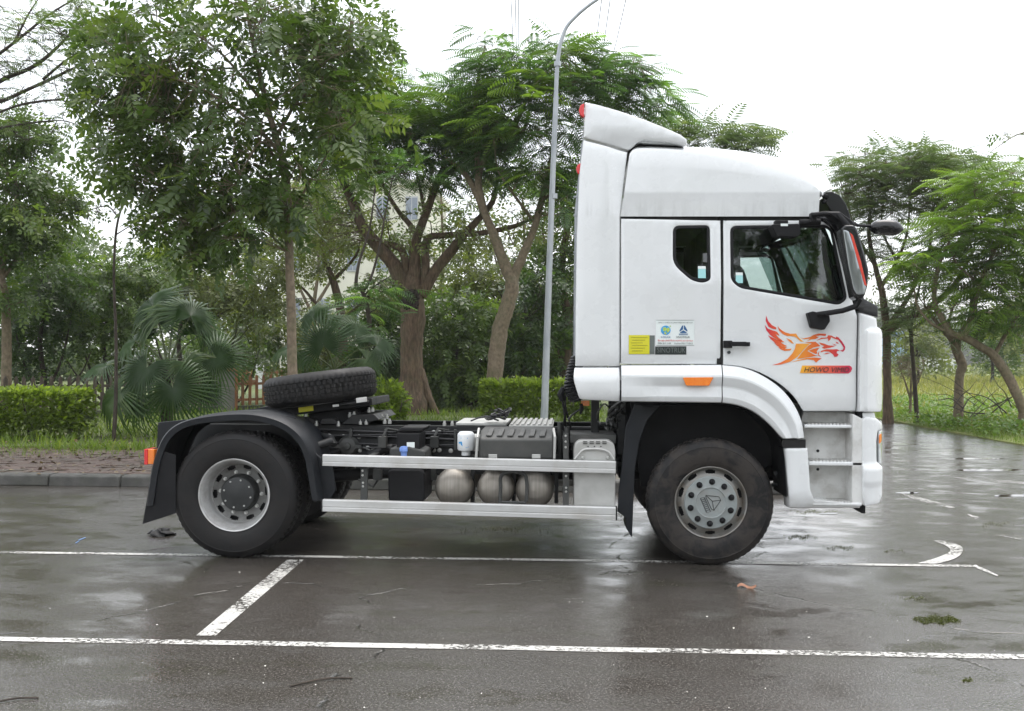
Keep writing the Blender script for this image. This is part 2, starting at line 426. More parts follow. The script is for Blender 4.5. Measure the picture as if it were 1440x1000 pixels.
def grad_mat(name, c0, c1, c2, x0, x1):
    m, nt, b, o, pos = base(name); sep = N(nt, 'SeparateXYZ'); nt.links.new(pos, sep.inputs[0])
    k = math_(nt, 'ADD', maprange(nt, sep.outputs[0], x0, x1, 0, 1), maprange(nt, noise(nt, pos, 9, 2), .3, .7, -.08, .08))
    setv(nt, b.inputs['Base Color'], ramp(nt, k, [(0, c0), (.5, c1), (1, c2)])); b.inputs['Roughness'].default_value = .4
    return m
xa, xb, xc_ = pt(1076, 480, -1.25)[0], pt(1130, 480, -1.25)[0], pt(1190, 480, -1.25)[0]
M['flame_a'] = grad_mat('flame_print_red_orange', (.62, .02, .05), (.78, .16, .03), (.85, .38, .05), xa, xb)
M['flame_b'] = grad_mat('flame_print_orange_red', (.80, .30, .03), (.70, .10, .03), (.55, .015, .06), xb - .05, xc_)
M['badge'] = grad_mat('badge_print', (.85, .42, .03), (.75, .12, .06), (.60, .03, .08), pt(1126, 520, -1.25)[0], pt(1195, 520, -1.25)[0])
def glass():
    m, nt, b, o, pos = base('tinted_glass'); nt.nodes.remove(b)
    t = N(nt, 'BsdfTransparent'); t.inputs[0].default_value = (.60, .68, .66, 1)
    g = N(nt, 'BsdfGlossy'); g.inputs['Roughness'].default_value = .015
    f = N(nt, 'Fresnel'); f.inputs[0].default_value = 2.0; mx = N(nt, 'MixShader')
    nt.links.new(f.outputs[0], mx.inputs[0]); nt.links.new(t.outputs[0], mx.inputs[1]); nt.links.new(g.outputs[0], mx.inputs[2]); nt.links.new(mx.outputs[0], o.inputs[0])
    return m
M['glass'] = glass()
def asphalt():
    m, nt, b, o, pos = base('wet_asphalt')
    big = noise(nt, pos, .33, 5, .55, .4); mid = noise(nt, stretch(nt, pos, (1, 1.6, 1)), 1.7, 6, .62); fine = noise(nt, pos, 62, 4, .75)
    vor = N(nt, 'TexVoronoi'); vor.inputs['Scale'].default_value = 55; nt.links.new(pos, vor.inputs['Vector'])
    agg = mixc(nt, maprange(nt, fine, .35, .7, 0, 1), (.012, .0105, .0088), (.118, .107, .094))
    speck = maprange(nt, noise(nt, pos, 85, 2, .5), .60, .66, 0, .8)
    col = mixc(nt, speck, agg, (.20, .185, .17))
    col = mixc(nt, maprange(nt, mid, .35, .7, 0, .5), col, (.028, .022, .017))
    moss = math_(nt, 'MULTIPLY', maprange(nt, noise(nt, stretch(nt, pos, (.6, 2.2, 1)), .9, 7, .65), .55, .66, 0, 1), maprange(nt, noise(nt, pos, 14, 5, .7), .42, .6, 0, .55))
    col = mixc(nt, moss, col, (.030, .033, .011))
    # long cracks
    wv = N(nt, 'VectorMath', operation='ADD'); nz = N(nt, 'TexNoise'); nz.inputs['Scale'].default_value = 1.1; nz.inputs['Detail'].default_value = 6
    nt.links.new(pos, nz.inputs['Vector']); nt.links.new(pos, wv.inputs[0]); nt.links.new(nz.outputs[1], wv.inputs[1])
    cr = N(nt, 'TexVoronoi', feature='DISTANCE_TO_EDGE'); cr.inputs['Scale'].default_value = .24; nt.links.new(wv.outputs[0], cr.inputs['Vector'])
    crack = math_(nt, 'MULTIPLY', maprange(nt, cr.outputs[0], .0, .004, 1, 0), maprange(nt, mid, .45, .55, 0, 1))
    col = mixc(nt, crack, col, (.010, .011, .007))
    setv(nt, b.inputs['Base Color'], col)
    rg = math_(nt, 'ADD', maprange(nt, big, .32, .68, .05, .18), maprange(nt, mid, .3, .7, -.05, .10))
    rg = math_(nt, 'ADD', rg, maprange(nt, fine, .3, .7, -.04, .08)); setv(nt, b.inputs['Roughness'], rg)
    b.inputs['Specular IOR Level'].default_value = .5; b.inputs['IOR'].default_value = 1.65
    h = math_(nt, 'ADD', math_(nt, 'MULTIPLY', vor.outputs[0], .6), math_(nt, 'SUBTRACT', fine, math_(nt, 'MULTIPLY', crack, 3)))
    bp = N(nt, 'Bump'); bp.inputs['Distance'].default_value = .006
    setv(nt, bp.inputs['Strength'], maprange(nt, mid, .40, .60, .10, .55)); nt.links.new(h, bp.inputs['Height']); nt.links.new(bp.outputs[0], b.inputs['Normal'])
    return m
M['asphalt'] = asphalt()
def paint(nm, w0, w1):
    m, nt, b, o, pos = base(nm)
    n1 = noise(nt, pos, 30, 8, .8); n2 = noise(nt, pos, 2.3, 4)
    wear = math_(nt, 'ADD', n1, maprange(nt, n2, .35, .7, -.06, .10))
    mask = maprange(nt, wear, w0, w1, 1, 0)
    setv(nt, b.inputs['Base Color'], mixc(nt, noise(nt, pos, 12, 4), (.44, .43, .40), (.56, .55, .52))); b.inputs['Roughness'].default_value = .42
    t = N(nt, 'BsdfTransparent'); mx = N(nt, 'MixShader'); nt.links.new(mask, mx.inputs[0]); nt.links.new(t.outputs[0], mx.inputs[1]); nt.links.new(b.outputs[0], mx.inputs[2]); nt.links.new(mx.outputs[0], o.inputs[0])
    return m
M['paint'] = paint('worn_road_paint', .50, .60); M['paint_faint'] = paint('faded_road_paint', .40, .52)
M['water'] = pm('puddle_water', (.012, .011, .010), None, 5, .03, .06, spec=.6)
M['kerb'] = pm('kerb_concrete', (.036, .035, .031), (.072, .069, .062), 5, .55, .75, bump=.4, bscale=40, dirt=(.035, .04, .022), dirt_amt=.7)
M['paver'] = pm('red_paver', (.062, .036, .028), (.098, .062, .046), 9, .5, .7, bump=.4, bscale=50, dirt=(.045, .04, .026), dirt_amt=.95, dscale=2.5)
M['soil'] = pm('dark_soil', (.045, .034, .024), (.075, .058, .04), 3, .8, .95, bump=.6, bscale=14, dirt=(.04, .05, .015), dirt_amt=.7, dscale=1.2)
M['walk'] = pm('sidewalk_mortar', (.055, .047, .038), (.085, .072, .058), 5, .7, .85, bump=.4, bscale=40, dirt=(.05, .055, .025), dirt_amt=.8)
M['lawn'] = pm('lawn_soil', (.055, .075, .018), (.10, .13, .03), 1.2, .85, .95, bump=.5, bscale=10, dirt=(.06, .045, .028), dirt_amt=.45, dscale=.8)
M['field'] = pm('field_grass', (.11, .15, .03), (.19, .20, .055), .5, .9, .95, bump=.6, bscale=6, dirt=(.19, .18, .06), dirt_amt=.5, dscale=.25)
M['bark'] = pm('brown_bark', (.055, .034, .022), (.140, .092, .058), 7, .75, .9, bump=1.0, bscale=9, str_=(3, 3, .6), dirt=(.07, .075, .03), dirt_amt=.5, dscale=3)
M['bark_grey'] = pm('grey_bark', (.115, .086, .056), (.205, .158, .108), 8, .75, .9, bump=.8, bscale=10, str_=(2, 2, 1.4), dirt=(.09, .095, .04), dirt_amt=.6, dscale=3)
M['bark_dark'] = pm('dark_bark', (.028, .022, .016), (.06, .046, .034), 8, .8, .9, bump=.8, bscale=10, str_=(2, 2, .8))
M['knot'] = pm('dark_knot', (.014, .009, .007), (.03, .02, .014), 20, .85, bump=1, bscale=40)
M['wood'] = pm('fence_wood', (.17, .062, .022), (.26, .115, .045), 6, .65, .8, bump=.4, bscale=20, str_=(6, 6, .8), dirt=(.05, .04, .03), dirt_amt=.6, dscale=2)
M['wood_dark'] = pm('weathered_fence_wood', (.045, .034, .025), (.08, .062, .045), 6, .7, .85, bump=.4, bscale=20, str_=(6, 6, .8))
M['plinth'] = pm('mossy_plinth', (.035, .036, .028), (.06, .06, .046), 4, .8, .9, bump=.5, bscale=20)
M['pillar'] = pm('fence_pillar', (.12, .115, .10), (.17, .165, .145), 4, .75, .85, bump=.3, bscale=20)
M['facade'] = pm('cream_render', (.60, .585, .50), (.66, .645, .56), .6, .8, .9)
M['facade_white'] = pm('white_render', (.55, .56, .56), (.62, .63, .62), .6, .8, .9)
M['facade_blue'] = pm('blue_cladding', (.18, .30, .48), (.24, .37, .55), .5, .6, .7)
M['roof'] = pm('grey_roofing', (.16, .16, .165), (.22, .22, .22), 1, .7)
M['win_frame'] = pm('window_frame', (.42, .43, .45), None, 3, .6)
M['win_glass'] = pm('window_glass', (.16, .19, .24), (.24, .27, .32), 1, .15, .3)
def leaf(name, a, b_, c, trans=.45, rough=.36, spec=.5):
    m, nt, b, o, pos = base(name)
    at = N(nt, 'Attribute', attribute_name='tint'); col = ramp(nt, at.outputs['Fac'], [(0, a), (.55, b_), (1, c)])
    col = mixc(nt, maprange(nt, noise(nt, pos, .9, 4), .35, .65, 0, .55), col, mixc(nt, .5, col, (a[0] * .8, a[1] * .8, a[2] * .8)))
    setv(nt, b.inputs['Base Color'], col); b.inputs['Roughness'].default_value = rough; b.inputs['Specular IOR Level'].default_value = spec
    t = N(nt, 'BsdfTranslucent'); nt.links.new(mixc(nt, 1.0, col, (1.25, 1.35, .7), 'MULTIPLY'), t.inputs[0])
    mx = N(nt, 'MixShader'); mx.inputs[0].default_value = trans; nt.links.new(b.outputs[0], mx.inputs[1]); nt.links.new(t.outputs[0], mx.inputs[2]); nt.links.new(mx.outputs[0], o.inputs[0])
    return m
M['leaf_dark'] = leaf('dark_broad_leaf', (0.046, 0.080, 0.019), (0.084, 0.135, 0.029), (0.203, 0.262, 0.047), rough=.3)
M['leaf_mid'] = leaf('mid_green_leaf', (0.058, 0.094, 0.026), (0.094, 0.152, 0.036), (0.181, 0.239, 0.051))
M['leaf_olive'] = leaf('olive_leaf', (0.087, 0.109, 0.032), (0.138, 0.167, 0.046), (0.225, 0.239, 0.072))
M['frond'] = leaf('feathery_leaf', (0.055, 0.104, 0.041), (0.087, 0.167, 0.052), (0.232, 0.406, 0.065))
M['frond_bright'] = leaf('bright_feathery_leaf', (0.081, 0.138, 0.027), (0.144, 0.231, 0.035), (0.263, 0.388, 0.050))
M['frond_grey'] = leaf('greyish_feathery_leaf', (0.080, 0.119, 0.058), (0.123, 0.171, 0.075), (0.189, 0.225, 0.087))
M['hedge'] = leaf('hedge_leaf', (0.101, 0.149, 0.024), (0.169, 0.236, 0.035), (0.297, 0.378, 0.054), trans=.6)
M['shrub_dark'] = leaf('shade_shrub_leaf', (0.035, 0.064, 0.023), (0.065, 0.113, 0.035), (0.131, 0.203, 0.043))
M['palm'] = leaf('fan_palm_leaf', (.022, .052, .013), (.038, .084, .020), (.10, .15, .04), trans=.3, rough=.38, spec=.4)
M['grass'] = leaf('grass_blade', (0.095, 0.149, 0.024), (0.155, 0.230, 0.035), (0.270, 0.297, 0.061))
M['field_blade'] = leaf('field_blade', (0.145, 0.167, 0.036), (0.239, 0.232, 0.065), (0.392, 0.341, 0.131))
M['cover'] = leaf('ground_cover_leaf', (0.081, 0.142, 0.027), (0.135, 0.223, 0.041), (0.230, 0.324, 0.061))
M['far_leaf'] = leaf('far_wood_leaf', (0.065, 0.094, 0.043), (0.094, 0.131, 0.055), (0.145, 0.181, 0.072))
M['dry_leaf'] = leaf('dry_litter_leaf', (.045, .028, .016), (.10, .062, .030), (.19, .15, .06), trans=.1)
M['litter'] = pm('fallen_leaf', (.24, .10, .055), (.32, .16, .09), 20, .6)
M['specks'] = pm('pale_petal', (.62, .61, .56), None, 20, .6)
M['chalk'] = pm('blue_chalk', (.10, .20, .38), None, 20, .7)
M['moss'] = leaf('moss_tuft', (.045, .055, .012), (.075, .085, .018), (.11, .12, .03))
M['wire'] = pm('cable', (.05, .05, .052), None, 5, .5)

def proj(p):
    v = RM.T @ (np.array(p, float) - CAM); return 720 + F * v[0] / -v[2], 500 - F * v[1] / -v[2]
def copy_tree(o, parent=None):
    c = o.copy(); COL.objects.link(c)
    if parent is not None:
        inv = o.matrix_parent_inverse.copy(); c.parent = parent; c.matrix_parent_inverse = inv
    for ch in list(o.children): copy_tree(ch, c)
    return c

# ================================================================== THE SETTING
def sheet(name, x0, x1, y0, y1, nx, ny, zf, mat, skirt=0):
    xs, ys = np.linspace(x0, x1, nx), np.linspace(y0, y1, ny)
    v = [(x, y, zf(x, y)) for y in ys for x in xs]
    f = [(j * nx + i, j * nx + i + 1, (j + 1) * nx + i + 1, (j + 1) * nx + i) for j in range(ny - 1) for i in range(nx - 1)]
    m = MB().add(v, f)
    if skirt:
        ring = [(i, 0) for i in range(nx)] + [(nx - 1, j) for j in range(1, ny)] + [(i, ny - 1) for i in range(nx - 2, -1, -1)] + [(0, j) for j in range(ny - 2, 0, -1)]
        t = [j * nx + i for i, j in ring]; b = len(m.v); m.v += [(m.v[k][0], m.v[k][1], -skirt) for k in t]
        n = len(t); m.f += [(t[(i + 1) % n], t[i], b + i, b + (i + 1) % n) for i in range(n)]
    return tag(m.build(name, mat, None, smooth=60), kind='structure')
def hills(x, y, s): return s * (math.sin(x * .9 + 1.3) * math.sin(y * .7) + .6 * math.sin(x * 2.1 + y * 1.7) + .4 * math.sin(x * 4.3 - y * 3.1))
sheet('ground', -800, 800, -700, 900, 9, 9, lambda x, y: -.03, M['field'])
sheet('parking_lot', -70, 70, -60, 160, 3, 3, lambda x, y: 0.0, M['asphalt'])
KY = 3.45                                      # front face of the kerb behind the truck
CORNER = 3.2                                   # the pavement block ends behind the cab
def lawn_z(x, y): return .155 + hills(x, y, .012) + .10 * min(1, max(0, (y - 7.6) / 6))
walk = sheet('sidewalk', -70, CORNER, KY + .26, 7.6, 60, 8, lambda x, y: .128 + hills(x, y, .004), M['walk'], skirt=.02)
sheet('lawn', -70, CORNER, 7.6, 160, 90, 100, lawn_z, M['lawn'], skirt=.02)
def field_z(x, y): return .03 + .10 * min(1, max(0, (x - 9.7) / 2)) + hills(x, y, .02)
sheet('grass_field', 9.7, 260, 5.5, 320, 120, 120, field_z, M['field'], skirt=.02)
# kerb stones
ks = MB(); ks.xprism([(0, 0), (.02, .135), (.05, .155), (.25, .155), (.25, 0)], 0, .985)
kerb = tag(MB().box(-70, CORNER, KY + .03, KY + .25, -.01, .13).build('kerb', M['kerb'], None, smooth=0), kind='structure')
ks0 = ks.build('kerb_stone', M['kerb'], kerb, smooth=0, bevel=.015); first = True
for i in range(16):
    x = -13 + i * 1.0
    if first: o = ks0; first = False
    else: o = ks0.copy(); COL.objects.link(o)
    o.location = (x + random.uniform(-.004, .004), KY + random.uniform(-.012, .012), random.uniform(-.012, .004)); o.rotation_euler = (random.uniform(-.01, .03), random.uniform(-.006, .006), random.uniform(-.006, .006))
# red pavers on the pavement, laid in running bond
pv = MB(); pv.box(0, .292, 0, .192, 0, .035); pv0 = pv.build('paver', M['paver'], walk, smooth=0, bevel=.008); first = True
for r_ in range(20):
    for c_ in range(30):
        x, y = -12 + c_ * .30 + (r_ % 2) * .15, KY + .30 + r_ * .20
        px, py = proj((x + .15, y + .1, .14))
        if not -25 < px < 240 or y > 7.35 or random.random() < .05: continue
        if first: o = pv0; first = False
        else: o = pv0.copy(); COL.objects.link(o)
        o.location = (x, y, .112 + random.uniform(-.004, .008)); o.rotation_euler = (random.uniform(-.02, .02), random.uniform(-.02, .02), random.uniform(-.03, .03))
# painted lines
def flat(name, polys, mat, z, kind='structure', ground=True):
    m = MB()
    for poly in polys:
        V = [tuple(gp(a, b, z)) for a, b in poly] if ground else [(a, b, z) for a, b in poly]
        tr = geometry.tessellate_polygon([[Vector((p[0], p[1], 0)) for p in V]])
        T = []
        for t in tr:
            p, q, r_ = [np.array(V[i]) for i in t]; T.append(tuple(t) if np.cross(q - p, r_ - p)[2] > 0 else tuple(t)[::-1])
        m.add(V, T)
    return tag(m.build(name, mat, None, smooth=0), kind=kind)
def line(x0, y0, x1, y1, wd, n=14, jit=.006):
    a, b = np.array([x0, y0]), np.array([x1, y1]); d = (b - a) / np.linalg.norm(b - a); q = np.array([-d[1], d[0]])
    L = [a + (b - a) * i / n + q * (wd / 2 + random.uniform(-jit, jit)) for i in range(n + 1)]
    R_ = [a + (b - a) * i / n - q * (wd / 2 + random.uniform(-jit, jit)) for i in range(n + 1)]
    return [tuple(p) for p in L] + [tuple(p) for p in R_[::-1]]
g0, g1 = gp(-200, 774), gp(1369, 796.5); flat('painted_line', [line(g0[0], g0[1], g1[0], g1[1], .085)], M['paint'], .004, ground=False)
g0, g1 = gp(-120, 897), gp(1600, 927); flat('painted_line', [line(g0[0], g0[1], g1[0], g1[1], .098)], M['paint'], .004, ground=False)
flat('painted_line', [[(276, 893.5), (404, 787), (427, 787), (412, 800), (303, 894)]], M['paint'], .004)
flat('painted_line', [spline([(1290, 792), (1318, 784), (1336, 775), (1330, 767), (1311, 760)], 4) + spline([(1325, 760), (1350, 767), (1353, 777), (1341, 786), (1316, 793)], 4)], M['paint'], .005)
flat('painted_line', [[(1366, 796), (1372, 794), (1404, 809), (1402, 810)]], M['paint'], .0045)
for poly in ([(1262, 692), (1290, 698.5), (1320, 706.5), (1343, 713.5), (1336, 714.5), (1306, 707.5), (1282, 701)], [(1358, 722), (1378, 727), (1372, 730)], [(1400, 752), (1424, 751), (1440, 756), (1440, 760)],
             [(1340, 671), (1372, 672), (1420, 676), (1470, 680), (1470, 683), (1400, 678), (1350, 673)]):
    flat('painted_line', [poly], M['paint_faint'], .004)
def blob(cx, cy, rx, ry, n=22, j=.14):
    ph = [random.uniform(0, 6.28) for _ in range(3)]
    return [(cx + rx * math.cos(a) * (1 + j * (.6 * math.sin(2 * a + ph[0]) + .4 * math.sin(5 * a + ph[1]))), cy + ry * math.sin(a) * (1 + j * (.6 * math.sin(3 * a + ph[2]) + .4 * math.sin(4 * a + ph[0])))) for a in np.linspace(0, 2 * PI, n, endpoint=False)]
for b in ((1275, 693, 16, 1.2), (1390, 661, 46, 1.8), (1165, 722, 14, 1), (1425, 697, 30, 1.6), (1380, 645, 34, 1.2)):
    flat('puddle', [blob(*b)], M['water'], .003)

# ================================================================== THE TRUCK
truck = empty('tractor_truck', (-.3, 0, 0), 'white high-roof tractor truck with winged tiger decal parked across the lot', 'truck')
YS = -1.25
WH, BK = M['white'], M['black']
def crease(px): return 398 + (px - 1016) * .25
def yf_side(px, py):
    s = min(1, max(0, (px - 900) / 90)); d = py - crease(px)
    dy = s * (.018 * min(1, max(0, -d / 80)) + .034 * min(1, max(0, d / 80)))
    dy += .02 * min(1.2, max(0, (400 - py) / 95))
    if py > 496 and px < 1016: dy += .022 * (py - 496) / 16
    if py > 562 and px >= 1016: dy += .02 * (py - 562) / 16
    if px > 1150: dy += .035 * ((px - 1150) / 60) ** 2
    return dy
win_s = rounded([(947, 317), (999, 316), (999.5, 394), (988, 398), (972, 394), (946.5, 371)], [9, 7, 8, 8, 14, 12])
win_d = rounded([(1028, 317), (1163, 315), (1173, 321), (1193, 420), (1181, 429), (1040, 405), (1028, 394)], [9, 6, 10, 8, 8, 12, 8])
door_out = [(1018, 309), (1148, 309)] + spline([(1160, 311), (1174, 326), (1186, 372), (1203, 432), (1207.5, 445)], 3) + [(1207.5, 579), (1132, 579)] + spline([(1132, 579), (1117, 557), (1098, 540), (1072, 525), (1045, 516), (1018, 513)], 3)[1:]
slp_out = [(873.5, 307), (1014.3, 309), (1014.3, 512.5), (873.5, 512)]
for sg in (1, -1):
    panel('sleeper_side', slp_out, YS, WH, truck, .05, 1.6, [win_s] if sg > 0 else [], yf_side, sgn=sg)
    dr = panel('door', door_out, YS, WH, truck, .05, 1.6, [win_d], yf_side, sgn=sg)
    MB().pbox((1010, 300), (1022, 520), sg * (YS + .045), sg * (YS + .06), YS).build('door_seal', M['gloss_black'], truck)
    for nm, wn, par in (('sleeper_window', win_s, truck), ('door_window', win_d, dr)):
        if sg < 0 and par is truck: continue
        fr_in = [tuple(p) for p in inset(np.array(wn, float), 4.2)]
        fr = panel('window_frame' if par is dr else nm, wn, YS, BK, par, .05, 1.0, [fr_in], lambda a, b: yf_side(a, b) + .004, sgn=sg, grid=30)
        panel('pane', [tuple(p) for p in inset(np.array(wn, float), 3.6)], YS, M['glass'], par if par is dr else fr, .006, 0, (), lambda a, b: yf_side(a, b) + .016, sgn=sg, grid=14)
    if sg == 1: door = dr
# door handle and lock, window labels, door gap seal
m = MB(); a = pt(1018, 481, YS); b = pt(1055, 487, YS)
m.pbox((1018, 479), (1030, 489.5), YS - .018, YS + .02).pbox((1027, 480.5), (1050, 487), YS - .042, YS - .02).pbox((1046, 481), (1055, 487), YS - .034, YS + .02).pbox((1026, 481), (1031, 486), YS - .03, YS)
m.build('door_handle', BK, door, bevel=.005)
q = pt(1025.5, 495.5, YS); MB().lathe([(0, -.006), (.012, -.006), (.014, 0), (.014, .02)], (q[0], YS + .004, q[2]), n=12).build('door_lock', M['dark_plate'], door)
for (x0, y0, x1, y1, par, yo) in ((1035, 383, 1045, 398, door, .008), (982, 374, 993, 391, truck, .014)):
    o = decal('window_label', [[(x0, y0), (x1, y0), (x1, y1), (x0, y1)]], YS, M['cyan'], par, 0, lambda a, b: yf_side(a, b) + yo)
    decal('label_header', [[(x0, y0), (x1, y0), (x1, y0 + 4), (x0, y0 + 4)]], YS, M['paper'], par if par is door else o, .001, lambda a, b: yf_side(a, b) + yo)
# cab shell: back wall, floor, roof lining, front bulkhead
xr, xf = pt(876, 400, YS)[0], pt(1195, 400, YS)[0]; zf_, zt = pt(900, 509, YS)[2], pt(900, 300, YS)[2]
m = MB(); m.box(xr, xr + .04, -1.17, 1.17, zf_, zt); m.box(xr, pt(1205, 575, YS)[0], -1.17, 1.17, zf_ - .25, zf_ - .2); m.box(xr, pt(1150, 300, YS)[0], -1.15, 1.15, zt, zt + .03)
m.build('cab_shell', M['interior'], truck)
MB().pprism([(1140, 425), (1212, 437), (1216, 560), (1150, 575), (1135, 470)], -1.1, 1.1, YS).build('dashboard', M['interior'], truck, bevel=.03)
x = pt(1012, 400, YS)[0]; MB().add([(x + .025 * math.sin(k * 1.9), -1.15 + 2.3 * k / 60, z) for k in range(61) for z in (zf_, zt - .02)], [(2 * k, 2 * k + 2, 2 * k + 3, 2 * k + 1) for k in range(60)]).build('added_blocking_curtain', M['interior'], truck, smooth=60)  # curtain added to block the bright far door window from the sleeper glass
for yy in (-.62, .62):
    s = MB(); x = pt(1052, 450, yy)[0]; zb = zf_ + .15
    s.box(x, x + .5, yy - .26, yy + .26, zb, zb + .16); st = s.build('seat', M['seat'], truck, bevel=.05)
    MB().hexa([(x - .05, yy - .25, zb + .1), (x - .05, yy + .25, zb + .1), (x + .12, yy + .25, zb + .1), (x + .12, yy - .25, zb + .1), (x - .2, yy - .2, zb + .72), (x - .2, yy + .2, zb + .72), (x - .08, yy + .2, zb + .72), (x - .08, yy - .2, zb + .72)]).build('backrest', M['seat'], st, bevel=.05)
    MB().box(x - .22, x - .1, yy - .15, yy + .15, zb + .75, zb + .95).build('headrest', M['seat'], st, bevel=.04)
xw = pt(1150, 430, .62)[0]; m = MB()
m.tube([(xw + .08 * math.sin(t), .62 + .22 * math.cos(t), zf_ + .62 + .2 * math.sin(t)) for t in np.linspace(0, 2 * PI, 25)], .015, 6, False); m.cyl((xw, .62, zf_ + .6), (xw + .25, .62, zf_ + .35), .03); m.cyl((xw, .42, zf_ + .62), (xw, .82, zf_ + .62), .014)
m.build('steering_wheel', BK, truck)
MB().tube([pt(*p, -1.12) for p in spline([(1178, 374), (1172, 376), (1171, 390), (1176, 410), (1179, 418)], 4)], .012, 6).build('grab_handle', BK, truck)
# ---- roof cap (lofted), rear spoiler, side fairings
st = np.array([(873, 886, 213, 217), (880, 892, 207, 211), (900, 906, 205, 209), (950, 953, 206, 211), (1000, 1002, 208.5, 217), (1050, 1051, 214, 226), (1100, 1101, 223.5, 238), (1128, 1130, 233, 247.5), (1142, 1148, 246, 258), (1150, 1157, 265, 271)], float)
S = np.array([p for p in spline(st, 4)]); prof = []
for xb, xt, tp, sh in S:
    row = []
    for (y, k, py) in ((-1.228, 0, 304.5), (-1.230, .04, 300), (-1.245, .36, 273), (-1.247, .38, 271), (-1.246, .40, 269), (-1.244, .7, 269 + (sh - 269) * .55), (-1.236, .90, sh + 4), (-1.224, .96, sh - .5), (-1.12, 1, tp + (sh - tp) * .35), (-.98, 1, tp)):
        sl = min(1, max(0, (sh - 209) / 60)); y2 = y
        px = xb + (xt - xb) * k; q = pt(px, min(py, 304.5), y2); row.append(q)
    top = row[-1]; row = [tuple(p) for p in row] + [(top[0], -.6, top[2] + .02), (top[0], 0, top[2] + .035)]
    row = row + [(x, -y, z) for x, y, z in row[-2::-1]]
    sm = min(1, max(0, (xb - 1040) / 115)); row = [(x + .24 * sm * sm * (1 - (y / 1.25) ** 2), y, z) for x, y, z in row]
    prof.append(row)
m = MB(); n = len(prof[0]); V = [p for r_ in prof for p in r_]
Fq = [(i * n + j, (i + 1) * n + j, (i + 1) * n + j + 1, i * n + j + 1) for i in range(len(prof) - 1) for j in range(n - 1)]
Fq += [tuple(range(n - 1, -1, -1)), tuple((len(prof) - 1) * n + j for j in range(n))]
m.add(V, Fq); roof = m.build('roof_cap', WH, truck, smooth=22, recalc=True)
for sg in (1, -1): MB().pbox((873, 303), (1160, 310), sg * (YS + .055), sg * (YS + .09), YS).build('roof_seam', M['chassis'], truck)
def yf_spoil(px, py):
    c = 176 + (px - 822) * .16; d = py - c
    return .012 * max(0, -d / 30) + .05 * min(1, max(0, d / 20)) * min(1, max(0, (px - 822) / 40))
spo = [(822.5, 143), (838, 146), (870, 155), (905, 167), (935, 179), (957, 189)] + [(965, 195), (966.5, 204), (945, 200), (905, 196.5), (897, 199), (888, 207), (884, 209), (821, 193)]
for sg in (1, -1): panel('roof_spoiler_side', spo, -1.22, WH, truck, .08, 2.2, (), yf_spoil, sgn=sg)
m = MB(); m.pprism([(823, 146), (870, 157), (905, 169), (957, 191), (966, 197), (964, 204), (945, 202), (905, 200), (825, 190)], -1.15, 1.15, -1.18); m.build('roof_spoiler', WH, truck, bevel=.015)
MB().pprism([(884, 209), (905, 198), (962, 202), (962, 212), (884, 214)], -1.1, 1.1, -1.15).build('spoiler_gap', BK, truck)
def yf_fair(px, py):
    dy = .03 * min(1, max(0, (px - 855) / 18)) + .03 * max(0, (300 - py) / 110)
    if py > 500: dy += .02 * (py - 500) / 16
    d = py - (193 + (px - 820) * .26)
    if 0 < d < 12: dy += .012 * (1 - d / 12)
    return dy
fair = [(820.5, 195.5), (883, 212), (878, 250), (872, 304), (871.8, 515), (809, 515), (809.5, 440), (811, 330), (815, 240)]
fsk = rounded([(808, 517), (871.8, 517), (871.8, 565), (815, 562), (806, 533)], [2, .1, .1, 5, 8])
for sg in (1, -1):
    panel('side_fairing', fair, -1.255, WH, truck, .05, 1.8, (), yf_fair, sgn=sg)
    panel('fairing_skirt', fsk, -1.29, WH, truck, .12, 1.5, (), lambda a, b: .05 * max(0, (531 - b) / 14) + .035 * max(0, (b - 553) / 12), sgn=sg)
m = MB(); m.pprism([(818, 200), (821, 200), (813, 500), (807, 500), (808, 300)], -1.20, -1.16, -1.22)
for k in range(9): m.pbox((806.5, 275 + k * 26), (812, 277 + k * 26), -1.205, -1.15, -1.22)
m.build('fairing_edge_seal', M['galv'], truck)
for (x0, y0, x1, y1) in ((814, 145, 821.5, 165), (810, 229, 816.5, 246)):
    p, q = pt(x0, y0, -1.2), pt(x1, y1, -1.2); zc = (p[2] + q[2]) / 2; h = (p[2] - q[2]) / 2
    MB().pprism([(x1, y0), (x0 + 2, y0 + 3), (x0, (y0 + y1) / 2), (x0 + 2, y1 - 3), (x1, y1)], -1.23, -1.16, -1.23).build('marker_lamp', M['red_lens'], truck, bevel=.006)
# ---- skirt and wheel arch, lofted with one profile
def loft_band(name, O, I, prof, Yb, mfun, mat, par, sgn=1):
    m = MB(); V = []; n = len(prof)
    for i, (o, q) in enumerate(zip(O, I)):
        k = mfun(o)
        for s, y, fy in prof:
            p = pt(o[0] + (q[0] - o[0]) * s, o[1] + (q[1] - o[1]) * s, Yb); V.append((p[0], sgn * (Yb + y + fy * k), p[2]))
    Fq = [(i * n + j, i * n + j + 1, (i + 1) * n + j + 1, (i + 1) * n + j) for i in range(len(O) - 1) for j in range(n - 1)]
    m.add(V, Fq if sgn > 0 else [f[::-1] for f in Fq]); return m.build(name, mat, par, smooth=16)
PRF = [(0, .12, 0), (0, .055, 0), (.02, .045, 0), (.10, .03, 0), (.27, .002, 0), (.32, 0, 0), (.36, .001, .003), (.55, .004, .030), (.59, .004, .032), (.84, .004, .020), (.87, .006, .020), (.975, .03, .012), (1, .05, .008), (1, .20, 0)]
lin = lambda a, b, n: [(a[0] + (b[0] - a[0]) * i / n, a[1] + (b[1] - a[1]) * i / n) for i in range(n + 1)]
Oa = spline([(1017, 513.5), (1045, 517), (1072, 527.5), (1098, 545), (1117, 567), (1129, 592), (1133, 616)], 6)
